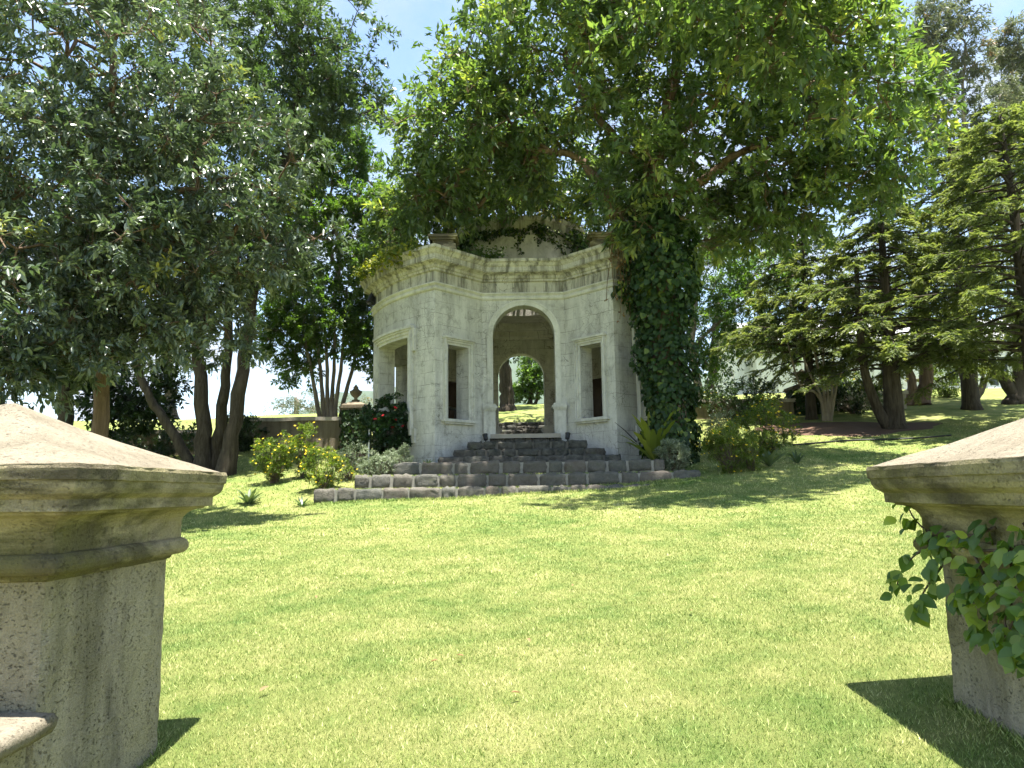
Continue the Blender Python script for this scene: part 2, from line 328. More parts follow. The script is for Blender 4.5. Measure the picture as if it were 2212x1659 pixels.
# ------------------------------------------------------------------ terrain
PCX, PCY = 0.27, 19.75                    # centre of the pavilion
_ys = np.arange(-200, 4200, 0.25)
_sl = np.interp(_ys, [-200, -40, -39, 12.4, 13.8, 29.5, 35, 40, 60, 120, 300, 4200], [0, 0, .1, .1, .2, .2, .03, -.06, -.08, -.06, 0, 0])
_zp = np.cumsum(_sl) * 0.25; _zp += -0.07 - np.interp(13.0, _ys, _zp)
def _ss(a, b, x): t = np.clip((x - a) / (b - a), 0, 1); return t * t * (3 - 2 * t)
def ground(x, y):
    x = np.asarray(x, float); y = np.asarray(y, float)
    z = np.interp(y, _ys, _zp) + 0.03 * np.clip(x, -14, 14)
    z = z + (0.157 + 0.066 * np.clip(x, -2.6, 2.6)) * np.exp(-(y / 5.0) ** 2)
    z = z + 0.10 * _ss(0.5, 4.0, x) * np.exp(-((y - 13.2) / 2.2) ** 2)
    z = z + 0.025 * np.sin(x * 0.9 + 1.3) * np.sin(y * 0.7) + 0.012 * np.sin(x * 2.1 - y * 1.4)
    r = np.hypot(x - PCX, y - PCY)
    k = _ss(4.5, 5.9, r)
    return np.where(y > 16.0, np.minimum(z, 1.05) * (1 - k) + z * k, z)
def G(x, y): return float(ground(x, y))
def base(px, Y, dz=0.0):                  # a spot on the ground under picture column px at depth Y
    X = at(px, 1000, Y)[0]; return np.array([X, Y, G(X, Y) + dz])

gx = np.concatenate([-np.geomspace(4000, 16, 26), np.arange(-14.75, 16.01, 0.25), np.geomspace(17, 4000, 26)])
gy = np.concatenate([-np.geomspace(160, 5, 9), np.arange(-4, 40.01, 0.25), np.geomspace(41, 4000, 40)])
XX, YY = np.meshgrid(gx, gy); ZZ = ground(XX, YY)
nx, ny = len(gx), len(gy); idx = np.arange(nx * ny).reshape(ny, nx)
quads = np.stack([idx[:-1, :-1], idx[:-1, 1:], idx[1:, 1:], idx[1:, :-1]], -1).reshape(-1, 4)
lawn = link("lawn", raw_mesh("lawn", np.stack([XX, YY, ZZ], -1).reshape(-1, 3), quads, mat=M['lawn'], smooth=True))
tag(lawn, "sloping sunlit lawn rising to the pavilion", kind="structure")

# far wooded hill seen through the arches
hx = np.linspace(-2200, 2600, 90); hy = np.linspace(1100, 2300, 24)
HX, HY = np.meshgrid(hx, hy)
env = 225 * np.exp(-((HX - 60) / 620) ** 2) + 120 * np.exp(-((HX - 1300) / 700) ** 2) + 60
prof = np.sin(np.clip((HY - 1100) / 1200, 0, 1) * math.pi) ** 0.8
HZ = -9 + prof * env * (1 + 0.12 * np.sin(HX / 83) * np.sin(HY / 120) + 0.05 * np.sin(HX / 27 + HY / 40))
hid = np.arange(90 * 24).reshape(24, 90)
hq = np.stack([hid[:-1, :-1], hid[:-1, 1:], hid[1:, 1:], hid[1:, :-1]], -1).reshape(-1, 4)
tag(link("distant_hill", raw_mesh("distant_hill", np.stack([HX, HY, HZ], -1).reshape(-1, 3), hq, mat=M['hill'], smooth=True)), "hazy wooded hill far behind the pavilion", kind="structure")

# leaf litter under the conifers
sv = []; sf = []
cx0 = base(1830, 19.7); NR, NA = 5, 40
for i in range(NR + 1):
    for k in range(NA):
        w = 2 * math.pi * k / NA; rr = i / NR * (1 + 0.12 * math.sin(3 * w + 1) + 0.08 * math.sin(7 * w))
        x = cx0[0] + 2.5 * rr * math.cos(w); y = cx0[1] + 1.5 * rr * math.sin(w); sv.append((x, y, G(x, y) + 0.012 - 0.02 * (i == NR)))
for i in range(NR):
    for k in range(NA): sf.append((i*NA+k, (i+1)*NA+k, (i+1)*NA+(k+1) % NA, i*NA+(k+1) % NA))
tag(mk("soil_bed", sv, sf, M['soil'], None, True), "bare brown soil with leaf litter under the conifers", kind="structure")

# ------------------------------------------------------------------ the pavilion
FL = 1.22                                  # floor level
ZB, ZT = 0.0, 5.0                          # wall foot (in the ground) and top
TH = 0.36
def mirror_x(p): return (-p[0], p[1])
A, B = (-1.85, -4.15), (-0.91, -3.15); C, D = (0.91, -3.15), (1.85, -4.15)
E, F = (3.55, -1.75), (3.0, -0.9); F2, E2 = (3.0, 0.9), (3.55, 1.75)
D2, C2, B2, A2 = (1.85, 4.15), (0.91, 3.15), (-0.91, 3.15), (-1.85, 4.15)
E3, F3, F4, E4 = (-3.55, 1.75), (-3.0, 0.9), (-3.0, -0.9), (-3.55, -1.75)
def curve_pts(p, q, us, bulge):
    p = np.array(p); q = np.array(q); d = q - p; L = np.linalg.norm(d); n = np.array([d[1], -d[0]]) / L
    return [p + d * (u / L) + n * bulge * 4 * (u / L) * (1 - u / L) for u in us]
SEG = []                                   # (p, q, bulge, opening)   opening: (u0,u1,z0,z1,arch)
LW = math.dist(A, B); LC = math.dist(D, E)
win = (0.34, 0.93, 1.53, 3.08, False); winr = (LW - 0.93, LW - 0.34, 1.53, 3.08, False)
arch = (0.91 - 0.68, 0.91 + 0.68, FL, 3.40, True)
big = (0.27 * LC, 0.76 * LC, FL, 3.30, False); bigr = (0.24 * LC, 0.73 * LC, FL, 3.30, False)
for p, q, bl, op in ((A, B, 0, win), (B, C, 0, arch), (C, D, 0, winr), (D, E, .24, big), (E, F, 0, (.22, .80, 1.53, 3.08, False)), (F, F2, 0, (0.3, 1.5, FL, 3.3, True)), (F2, E2, 0, (.22, .80, 1.53, 3.08, False)),
                     (E2, D2, .24, (LC - 1.14, LC - .34, FL, 3.37, False)), (D2, C2, 0, winr), (C2, B2, 0, arch), (B2, A2, 0, win), (A2, E3, .24, (.34, 1.14, FL, 3.37, False)), (E3, F3, 0, (.22, .80, 1.53, 3.08, False)), (F3, F4, 0, (0.3, 1.5, FL, 3.3, True)), (F4, E4, 0, (.22, .80, 1.53, 3.08, False)), (E4, A, .24, bigr)):
    SEG.append((p, q, bl, op))
ring = []; seg_us = []
for p, q, bl, op in SEG:
    L = math.dist(p, q); us = [0.0]
    if bl: us += list(np.linspace(0, L, 13)[1:-1])
    if op:
        u0, u1 = op[0], op[1]; us = [u for u in us if min(abs(u - u0), abs(u - u1)) > 0.05]
        us += [u0, u1]
        if op[4]:
            c, r = (u0 + u1) / 2, (u1 - u0) / 2; us += [c - r * math.cos(math.pi * k / 20) for k in range(1, 20)]
    us = sorted(us); seg_us.append(us + [L])
    ring += [tuple(x) for x in curve_pts(p, q, us, bl)]
ring = np.array(ring); NRING = len(ring)
def offset_ring(poly, off):
    n = len(poly); out = np.zeros_like(poly)
    for i in range(n):
        a = poly[i] - poly[i-1]; b = poly[(i+1) % n] - poly[i]
        a = np.array([a[1], -a[0]]) / np.linalg.norm(a); b = np.array([b[1], -b[0]]) / np.linalg.norm(b)
        out[i] = poly[i] + off * (a + b) / (1 + a @ b)
    return out
inner = offset_ring(ring, -TH)
PC = np.array([PCX, PCY])
cum = np.concatenate([[0], np.cumsum(np.linalg.norm(np.roll(ring, -1, 0) - ring, axis=1))])
pav = empty("garden_pavilion", (PCX, PCY, FL), "weathered grey white stone pavilion with arched doorway and round drum", "pavilion")
ofs = 0
for si, (p, q, bl, op) in enumerate(SEG):
    us = seg_us[si]; k = len(us) - 1; acc = Acc()
    def top(u):
        if not op[4]: return op[3]
        c, r = (op[0] + op[1]) / 2, (op[1] - op[0]) / 2; return op[3] + math.sqrt(max(r*r - (u-c)**2, 0))
    def quad(pts, uv): acc.add(pts, [(0, 1, 2, 3)], [uv])
    for j in range(k):
        i0, i1 = ofs + j, (ofs + j + 1) % NRING
        o0, o1, n0, n1 = ring[i0] + PC, ring[i1] + PC, inner[i0] + PC, inner[i1] + PC
        c0, c1 = cum[ofs + j], cum[ofs + j + 1]
        def face(P0, P1, za0, za1, zb0, zb1, flip=False):
            pts = [(*P0, za0), (*P1, za1), (*P1, zb1), (*P0, zb0)]; uv = [(c0, za0), (c1, za1), (c1, zb1), (c0, zb0)]
            if flip: pts, uv = pts[::-1], uv[::-1]
            quad(pts, uv)
        um = (us[j] + us[j+1]) / 2
        if op and op[0] < um < op[1]:
            z0 = op[2]; t0, t1 = top(us[j]), top(us[j+1])
            for P0, P1, fl in ((o0, o1, False), (n0, n1, True)):
                face(P0, P1, ZB, ZB, z0, z0, fl); face(P0, P1, t0, t1, ZT, ZT, fl)
            quad([(*o0, t0), (*o1, t1), (*n1, t1), (*n0, t0)], [(c0, t0), (c1, t1), (c1, t1 + TH), (c0, t0 + TH)])
            quad([(*o0, z0), (*n0, z0), (*n1, z0), (*o1, z0)], [(c0, z0), (c0, z0 - TH), (c1, z0 - TH), (c1, z0)])
            if abs(us[j] - op[0]) < 1e-6: quad([(*o0, z0), (*o0, t0), (*n0, t0), (*n0, z0)], [(c0, z0), (c0, t0), (c0 + TH, t0), (c0 + TH, z0)])
            if abs(us[j+1] - op[1]) < 1e-6: quad([(*o1, z0), (*n1, z0), (*n1, t1), (*o1, t1)], [(c1, z0), (c1 + TH, z0), (c1 + TH, t1), (c1, t1)])
        else:
            face(o0, o1, ZB, ZB, ZT, ZT); face(n0, n1, ZB, ZB, ZT, ZT, True)
    acc.build("wall", M['stucco'], pav)
    ofs += k

def sweep_ring(name, poly, profile, mat, parent, ctr=PC, closed_profile=False):
    acc = Acc(); rows = [offset_ring(poly, o) + ctr for o, z in profile]; n = len(poly)
    c = np.concatenate([[0], np.cumsum(np.linalg.norm(np.roll(poly, -1, 0) - poly, axis=1))])
    pl = np.concatenate([[0], np.cumsum([math.dist(profile[i], profile[i+1]) for i in range(len(profile)-1)])])
    for i in range(len(profile) - 1):
        for k in range(n):
            k2 = (k+1) % n
            acc.add([(*rows[i][k], profile[i][1]), (*rows[i][k2], profile[i][1]), (*rows[i+1][k2], profile[i+1][1]), (*rows[i+1][k], profile[i+1][1])], [(0, 1, 2, 3)],
                    [[(c[k], pl[i]), (c[k+1], pl[i]), (c[k+1], pl[i+1]), (c[k], pl[i+1])]])
    return acc.build(name, mat, parent)
# entablature: architrave band, frieze, projecting cornice
sweep_ring("architrave", ring, [(-.01, 4.20), (.035, 4.215), (.05, 4.24), (.05, 4.27), (.025, 4.29), (.04, 4.31), (.075, 4.335), (.075, 4.36), (.02, 4.37), (-.01, 4.375)], M['stucco_plain'], pav)
sweep_ring("cornice", ring, [(.012, 4.37), (.012, 4.60), (.06, 4.62), (.06, 4.66), (.09, 4.68), (.10, 4.73), (.15, 4.76), (.23, 4.785), (.235, 4.82), (.235, 4.90), (.26, 4.92), (.29, 4.97), (.335, 5.00), (.34, 5.055), (.0, 5.10), (-.35, 5.11)], M['cornice'], pav)
# roof deck with the round opening under the drum, and its underside
RD = 1.62
def circ(r, ang): return (PCX + r * math.cos(ang), PCY + r * math.sin(ang))
acc = Acc()
for k in range(NRING):
    k2 = (k+1) % NRING
    a0, a1 = math.atan2(ring[k][1], ring[k][0]), math.atan2(ring[k2][1], ring[k2][0])
    acc.add([(*(ring[k]+PC), 5.09), (*(ring[k2]+PC), 5.09), (*circ(RD-.2, a1), 5.12), (*circ(RD-.2, a0), 5.12)], [(0, 1, 2, 3)], [[(0,0),(1,0),(1,1),(0,1)]])
    acc.add([(*(ring[k]+PC), 4.94), (*(ring[k2]+PC), 4.94), (*circ(RD-.2, a1), 4.94), (*circ(RD-.2, a0), 4.94)], [(3, 2, 1, 0)], [[(0,0),(1,0),(1,1),(0,1)]])
acc.build("roof_deck", M['inside'], pav)
def ring_lathe(name, prof, mat, parent, n=72):
    acc = Acc(); m = len(prof)
    for i in range(m - 1):
        for k in range(n):
            a0, a1 = 2*math.pi*k/n, 2*math.pi*(k+1)/n; r0, z0 = prof[i]; r1, z1 = prof[i+1]
            acc.add([(*circ(r0, a0), z0), (*circ(r0, a1), z0), (*circ(r1, a1), z1), (*circ(r1, a0), z1)], [(0, 1, 2, 3)], [[(a0*1.6, z0), (a1*1.6, z0), (a1*1.6, z1), (a0*1.6, z1)]])
    return acc.build(name, mat, parent, True)
drum = ring_lathe("drum", [(RD-.2, 4.94), (RD, 4.95), (RD, 6.27)], M['stucco_plain'], pav)
ring_lathe("drum_lining", [(RD-.22, 6.65), (RD-.22, 4.90)], M['inside'], pav)
ring_lathe("drum_band", [(RD-.02, 6.23), (RD+.05, 6.26), (RD+.06, 6.31), (RD+.10, 6.34), (RD+.10, 6.55), (RD+.14, 6.59), (RD+.15, 6.67), (RD-.02, 6.72), (RD-.23, 6.72), (RD-.23, 6.63)], M['cornice'], pav)
ring_lathe("inner_cornice", [(3.05, 4.50), (2.72, 4.51), (2.70, 4.56), (2.66, 4.58), (2.66, 4.70), (2.60, 4.74), (2.52, 4.80), (2.50, 4.86), (2.50, 4.95)], M['inside'], pav)
# wire lattice dome on the drum
dome = mk("lattice_dome", [(*circ(RD-.1, 2*math.pi*k/48), 6.72) for k in range(48)] + [(*circ(RD-.06, 2*math.pi*k/48), 6.75) for k in range(48)], [(k, (k+1) % 48, 48+(k+1) % 48, 48+k) for k in range(48)], M['rust'], pav)
for k in range(20):
    a = 2*math.pi*k/20; acc = Acc()
    acc.tube([(*circ((RD-.08)*math.cos(t), a + .5*t), 6.73 + 1.15*math.sin(t)) for t in np.linspace(0, 1.5, 9)], .013, 5); acc.build("rib", M['rust'], dome)
    acc = Acc(); acc.tube([(*circ((RD-.08)*math.cos(t), a - .5*t), 6.73 + 1.15*math.sin(t)) for t in np.linspace(0, 1.5, 9)], .011, 5); acc.build("rib", M['rust'], dome)
for t in (.3, .6, .9, 1.2):
    acc = Acc(); acc.tube([(*circ((RD-.075)*math.cos(t), 2*math.pi*k/36), 6.73+1.15*math.sin(t)) for k in range(37)], .011, 5, False); acc.build("hoop", M['rust'], dome)

acc = Acc(); vs = [(*(p + PC), FL) for p in offset_ring(ring, -.05)]; acc.add(vs, [tuple(range(NRING))], [[(0, 0)] * NRING]); acc.build("floor", M['floor'], pav)

# mouldings that follow a wall segment
def seg_frame(si, u, n):
    p, q, bl, op = SEG[si]; L = math.dist(p, q); e = 1e-3
    a, b = curve_pts(p, q, [u - e, u + e], bl); t = (b - a) / np.linalg.norm(b - a); nn = np.array([t[1], -t[0]])
    return (a + b) / 2 + nn * n + PC
def ribbon(acc, si, u0, u1, n0, n1, z0, z1):
    K = 8 if SEG[si][2] and (u1 - u0) > .25 else 1
    us = np.linspace(u0, u1, K + 1)
    for k in range(K):
        a, b = us[k], us[k+1]
        v = [(*seg_frame(si, a, n0), z0), (*seg_frame(si, b, n0), z0), (*seg_frame(si, b, n1), z0), (*seg_frame(si, a, n1), z0),
             (*seg_frame(si, a, n0), z1), (*seg_frame(si, b, n0), z1), (*seg_frame(si, b, n1), z1), (*seg_frame(si, a, n1), z1)]
        f = [(0, 1, 2, 3), (4, 7, 6, 5), (0, 4, 5, 1), (3, 2, 6, 7)]
        if k == 0: f.append((0, 3, 7, 4))
        if k == K - 1: f.append((1, 5, 6, 2))
        acc.add(v, f, [[(a, z0), (b, z0), (b, z1), (a, z1)]] * len(f))
def frame(si, ears=0.0, sill=True):
    u0, u1, z0, z1, _ = SEG[si][3]
    acc = Acc()
    k_ = 1.0 if sill else 1.35
    for w0, w1, n in ((0.0, .05 * k_, .030), (.05 * k_, .095 * k_, .058), (.095 * k_, .125 * k_, .090)):      # three stepped fasciae
        ribbon(acc, si, u0 - w1, u0 - w0, -.01, n, z0 - .02, z1 + w1); ribbon(acc, si, u1 + w0, u1 + w1, -.01, n, z0 - .02, z1 + w1)
        ribbon(acc, si, u0 - w0, u1 + w0, -.01, n - .001, z1 + w0, z1 + w1)
    ribbon(acc, si, u0 - .145 * k_, u1 + .145 * k_, -.01, .12, z1 + .126 * k_, z1 + .17 * k_)
    if ears:
        for s, uu in ((-1, u0), (1, u1)):
            a, b = sorted((uu + s * .126 * k_, uu + s * (.126 * k_ + ears)))
            ribbon(acc, si, a, b, -.01, .062, z1 - .32, z1 + .125 * k_)
            ribbon(acc, si, a, b, -.01, .050, z0 - .18, z0 + .12)
    o = acc.build("window_frame" if sill else "door_frame", M['stucco_plain'], pav)
    if sill:
        acc = Acc(); ribbon(acc, si, u0 - .17, u1 + .17, -.01, .11, z0 - .075, z0 - .021); ribbon(acc, si, u0 - .12, u1 + .12, -.01, .07, z0 - .115, z0 - .076)
        acc.build("sill", M['stucco_plain'], o)
    return o
for si in (0, 2, 8, 10): frame(si)
for si in (3, 7, 11, 15): frame(si, .09 if si in (3, 15) else 0, False)
# brown doors closing the two openings at the back, each with panels
for si in (7, 11):
    u0, u1, z0, z1, _ = SEG[si][3]
    acc = Acc(); ribbon(acc, si, u0 - .02, u1 + .02, -.28, -.22, z0, z1 + .01); d = acc.build("door", M['door'], pav)
    um = (u0 + u1) / 2
    for a, b in ((u0 + .08, um - .05), (um + .05, u1 - .08)):
        for za, zb in ((z0 + .12, z0 + .85), (z0 + .95, z1 - .12)):
            acc = Acc(); ribbon(acc, si, a, b, -.31, -.28, za, zb); acc.build("door_panel", M['door'], d)
# arch trim of the two portals: archivolt, pilaster strips, pedestals with imposts
for ysg, si in ((-1, 1), (1, 9)):
    yf = PCY + ysg * 3.15
    def ybox(acc, x0, x1, d0, d1, z0, z1):        # d: distance out of the wall face (negative = into the opening)
        ya, yb = sorted((yf + ysg * d0, yf + ysg * d1)); acc.box(PCX + x0, PCX + x1, ya, yb, z0, z1)
    acc = Acc(); r0, r1 = .68, .80
    for w0, w1, dd in ((.0, .085, .035), (.085, .125, .05)):
        vs = []; fs = []; n = 28
        for k in range(n + 1):
            a = math.pi * k / n
            for rr, dep in ((r0 + w0, -.01), (r0 + w0, dd), (r0 + w1, dd), (r0 + w1, -.01)):
                vs.append((PCX - rr * math.cos(a), yf + ysg * dep, 3.40 + rr * math.sin(a)))
        for k in range(n):
            for j in range(3): fs.append((k*4+j, k*4+j+1, (k+1)*4+j+1, (k+1)*4+j))
        acc.add(vs, fs)
    acc.build("archivolt", M['stucco_plain'], pav)
    for s in (-1, 1):
        xa, xb = sorted((s * .68, s * .805)); acc = Acc(); ybox(acc, xa, xb, -.01, .035, 1.90, 3.40); acc.build("pilaster_strip", M['stucco_plain'], pav)
        acc = Acc(); xi, xo = .635, .885
        xa, xb = sorted((s * xi, s * xo)); ybox(acc, xa, xb, -TH - .03, .085, FL - .35, 1.74)
        ped = acc.build("pedestal", M['stucco_plain'], pav)
        acc = Acc()
        for g, z0, z1 in ((.012, 1.741, 1.765), (.03, 1.766, 1.80), (.045, 1.801, 1.845), (.02, 1.846, 1.875), (.005, 1.876, 1.90)):
            xa, xb = sorted((s * (xi - g), s * (xo + g * .45))); ybox(acc, xa, xb, -TH - .03 - g, .085 + g, z0, z1)
        acc.build("impost", M['stucco_plain'], ped)
# corner pedestal blocks on the cornice
for p in (A, D):
    x, y = p[0] + PCX + (.16 if p[0] < 0 else -.16), p[1] + PCY + .34
    acc = Acc()
    for h0, h1, w in ((5.09, 5.22, .27), (5.22, 5.31, .22), (5.31, 5.36, .27), (5.36, 5.42, .31)): acc.box(x-w, x+w, y-w, y+w, h0, h1 - .001)
    acc.build("corner_block", M['pillar_cap'], pav)

# ------------------------------------------------------------------ stone steps
def stone_mesh(name, seed, mat):
    r = np.random.default_rng(seed); nxs, nys, nzs = 5, 3, 4
    pts = {}; vs = []; fs = []
    def vid(i, j, k):
        if (i, j, k) in pts: return pts[(i, j, k)]
        p = np.array([2*i/nxs-1, 2*j/nys-1, 2*k/nzs-1]); q = np.array([1.0, .8, .95])
        e = 9.0; l = (np.abs(p) ** e).sum() ** (1/e); p = p / max(l, 1) if l > 1 else p
        p = p + r.normal(0, .062, 3) * np.array([.6, 1, 1.3]); pts[(i, j, k)] = len(vs); vs.append(p * .5); return pts[(i, j, k)]
    for i in range(nxs):
        for k in range(nzs):
            fs.append((vid(i,0,k), vid(i+1,0,k), vid(i+1,0,k+1), vid(i,0,k+1))); fs.append((vid(i,nys,k), vid(i,nys,k+1), vid(i+1,nys,k+1), vid(i+1,nys,k)))
    for i in range(nxs):
        for j in range(nys):
            fs.append((vid(i,j,nzs), vid(i+1,j,nzs), vid(i+1,j+1,nzs), vid(i,j+1,nzs))); fs.append((vid(i,j,0), vid(i,j+1,0), vid(i+1,j+1,0), vid(i+1,j,0)))
    for j in range(nys):
        for k in range(nzs):
            fs.append((vid(0,j,k), vid(0,j,k+1), vid(0,j+1,k+1), vid(0,j+1,k))); fs.append((vid(nxs,j,k), vid(nxs,j+1,k), vid(nxs,j+1,k+1), vid(nxs,j,k+1)))
    me = bpy.data.meshes.new(name); me.from_pydata([tuple(v) for v in vs], [], fs); me.materials.append(mat)
    me.polygons.foreach_set("use_smooth", [True] * len(me.polygons)); me.update(); return me
STONES = [stone_mesh("step_stone", 40 + i, M['rock']) for i in range(7)]
STONES_D = [stone_mesh("dark_step_stone", 60 + i, M['rock_dark']) for i in range(6)]
def stone_row(parent, x0, x1, yf, z0, z1, depth, meshes, mortar, wmean, gap=.035, x_tilt=0.0):
    acc = Acc(); acc.box(x0 + .03, x1 - .03, yf + .045, yf + depth, z0 - .5, z1 - .02); acc.build("mortar_bed", mortar, parent)
    x = x0
    while x < x1 - .12:
        w = wmean * random.uniform(.62, 1.4)
        if x + w > x1 - .15: w = x1 - x
        o = link("stone", random.choice(meshes), parent)
        h = (z1 - z0) * random.uniform(.84, 1.03)
        o.location = (x + w/2, yf + .15 + random.uniform(-.012, .015), z1 - h/2 + random.uniform(-.008, .006))
        o.scale = ((w - gap * random.uniform(.5, 1.6)) * 1.03, .30, h * 1.04); o.rotation_euler = (random.uniform(-.06, .06), random.uniform(-.035, .035), random.uniform(-.04, .04))
        if random.random() < .5: o.rotation_euler[2] += math.pi
        x += w
steps = empty("stone_steps", (PCX, 13.4, -.1), "wide flight of rough basalt steps leading up to the pavilion arch", "steps")
stone_row(steps, -3.42, 3.05, 13.15, -.15, .095, .50, STONES, M['mortar'], .42)
stone_row(steps, -2.82, 3.32, 13.60, .08, .325, .50, STONES, M['mortar'], .42)
stone_row(steps, -2.20, 2.78, 14.02, .31, .555, .95, STONES, M['mortar'], .44)
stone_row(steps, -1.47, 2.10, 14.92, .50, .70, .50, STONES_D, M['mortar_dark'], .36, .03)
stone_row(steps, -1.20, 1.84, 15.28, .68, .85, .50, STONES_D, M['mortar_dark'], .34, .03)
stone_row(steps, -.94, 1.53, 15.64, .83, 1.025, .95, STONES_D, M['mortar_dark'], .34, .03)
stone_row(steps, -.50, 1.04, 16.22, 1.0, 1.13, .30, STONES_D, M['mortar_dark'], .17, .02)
acc = Acc(); acc.box(-.47, 1.01, 16.18, 16.75, 1.125, 1.215); acc.build("threshold_slab", M['floor'], steps)
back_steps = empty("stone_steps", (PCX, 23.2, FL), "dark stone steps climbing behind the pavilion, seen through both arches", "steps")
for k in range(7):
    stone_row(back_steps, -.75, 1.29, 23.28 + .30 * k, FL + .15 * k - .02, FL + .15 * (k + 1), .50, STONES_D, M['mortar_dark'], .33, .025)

# ------------------------------------------------------------------ gate pillars
def noise3(p, s):
    return (math.sin(p[0]*s*1.7 + 1.1*math.sin(p[1]*s*2.3)) + math.sin(p[1]*s*1.9 + 1.3*math.sin(p[2]*s*2.1)) + math.sin(p[2]*s*2.2 + .9*math.sin(p[0]*s*1.6))) / 3
def square_sweep(name, x0, x1, y0, y1, prof, mat, parent, nside=18, amp=.003, smooth=False, rough=9.0):
    cx, cyy = (x0+x1)/2, (y0+y1)/2; hx_, hy_ = (x1-x0)/2, (y1-y0)/2
    acc = Acc(); rows = []
    for o, z in prof:
        row = []
        for s in range(4):
            for k in range(nside):
                t = k / nside * 2 - 1; a, b = hx_ + o, hy_ + o
                p = [(t*a, -b), (a, t*b), (-t*a, b), (-a, -t*b)][s]
                q = np.array([cx + p[0], cyy + p[1], z])
                d = amp * (noise3(q, rough) + .7 * noise3(q + 3.1, rough * 2.7)); corner = 1.0 if k == 0 else 0.0
                nrm = np.array([p[0]/max(a,1e-3), p[1]/max(b,1e-3), 0]); q = q + nrm * (d - corner * (amp * 1.2 + .004))
                q[2] += d * .6; row.append(q)
        rows.append(row)
    n = 4 * nside; vs = [p for r in rows for p in r]
    fs = [(i*n+k, i*n+(k+1) % n, (i+1)*n+(k+1) % n, (i+1)*n+k) for i in range(len(rows)-1) for k in range(n)]
    acc.add(vs, fs); return acc.build(name, mat, parent, smooth)
EAVE = 0.075
def gate_pillar(x0, x1, y0, y1, zg, label, dz=0.0):
    root = empty("gate_pillar", ((x0+x1)/2, (y0+y1)/2, zg), label, "pillar", "gate pillars framing the lawn", "thing")
    zs = list(np.linspace(zg, -.30 + dz, 26))
    square_sweep("shaft", x0, x1, y0, y1, [(.014 * max(0, 1 - (z - zg) / .12), z) for z in zs], M['pillar'], root, 24, .0055)
    cap = [(-.01, -.31), (.012, -.30), (.02, -.285)] + [(.045 + .03 * math.sin(t), -.247 - .035 * math.cos(t)) for t in np.linspace(0, math.pi, 8)] + \
          [(.045, -.205), (.045, -.15)] + [(.045 + .075 * (1 - math.cos(t)), -.15 + .065 * math.sin(t)) for t in np.linspace(.15, math.pi/2, 6)] + \
          [(.125, -.078), (.152, -.074), (.152, -.036), (.160, -.030)] + [(.160 + .03 * math.sin(t), -.028 + .05 * (1 - math.cos(t)) ) for t in np.linspace(.2, math.pi/2, 4)] + [(.197, .026), (.20, .060), (.196, EAVE)]
    cap = [(o_ * .94, z_ + dz) for o_, z_ in cap]
    square_sweep("cap_moulding", x0, x1, y0, y1, cap, M['pillar_cap'], root, 22, .003)
    hw = (x1 - x0) / 2 + .196 * .94
    square_sweep("cap_top", (x0+x1)/2 - hw, (x0+x1)/2 + hw, (y0+y1)/2 - hw, (y0+y1)/2 + hw, [(-hw * t, EAVE + dz - .004 + .275 * t - .012 * math.sin(t*math.pi)) for t in np.linspace(0, .985, 12)], M['cap_top'], root, 16, .004, True, 7)
    return root
zl, zr = -1.55, -1.45
gp1 = gate_pillar(-2.43, -1.53, 2.576, 3.476, zl, "stained stone gate pillar with bare shaft beside the low coping wall", .034)
gp2 = gate_pillar(1.72, 2.62, 2.30, 3.20, zr, "stone gate pillar with green climbing vine under its moulded cap", .012)
# low stair wall running from the left pillar towards the viewer
lw = empty("low_wall", (-1.75, 1.7, -1.7), "low rendered stair wall with sunlit coping joining the bare gate pillar", "wall", kind="thing")
square_sweep("wall_body", -2.00, -1.535, .5, 2.568, [(0, -1.9), (0, -1.3), (0, -.730)], M['pillar'], lw, 14, .005)
square_sweep("coping", -2.06, -1.445, .45, 2.566, [(-.03, -.729), (-.008, -.727), (0, -.710), (.004, -.688), (-.006, -.670), (-.03, -.664), (-.2, -.662), (-.3, -.662)], M['cap_top'], lw, 14, .003, True)

# ------------------------------------------------------------------ foliage engine
LEAF_T = np.array([(0, 0, 0), (.28, -.40, .10), (.66, -.37, .08), (1.0, 0, -.10), (.66, .37, .08), (.28, .40, .10)])
LEAF_Q = np.array([(0, 1, 2, 3), (0, 3, 4, 5)])
HEART_T = np.array([(0, 0, 0), (.12, -.52, .06), (.55, -.45, .06), (1.0, 0, -.08), (.55, .45, .06), (.12, .52, .06)])
SLIM_T = np.array([(0, 0, 0), (.45, -.5, .06), (1.0, 0, -.04), (.45, .5, .06)]); SLIM_Q = np.array([(0, 1, 2, 3)])
def nrm(v): return v / (np.linalg.norm(v, axis=-1, keepdims=True) + 1e-9)
def leaf_arrays(P, Dr, Nn, L, W, T):
    Dr = nrm(Dr); Sd = nrm(np.cross(Dr, Nn)); Nn = np.cross(Sd, Dr)
    t, s, h = T[:, 0], T[:, 1], T[:, 2]
    return (P[:, None] + Dr[:, None] * (L[:, None] * t)[..., None] + Sd[:, None] * (W[:, None] * s)[..., None] + Nn[:, None] * ((W[:, None] * np.maximum(h, 0)) + L[:, None] * np.minimum(h, 0))[..., None])
def leaves_obj(name, P, Dr, Nn, L, W, rnd, mat, parent, T=LEAF_T, Q=LEAF_Q, kind="stuff"):
    V = leaf_arrays(P, Dr, Nn, L, W, T); n, k = V.shape[:2]
    quads = (np.arange(n)[:, None, None] * k + Q[None]).reshape(-1, Q.shape[1])
    o = link(name, raw_mesh(name, V.reshape(-1, 3), quads, np.repeat(rnd, k), Q.shape[1], mat), parent)
    if kind: o["kind"] = kind
    return o
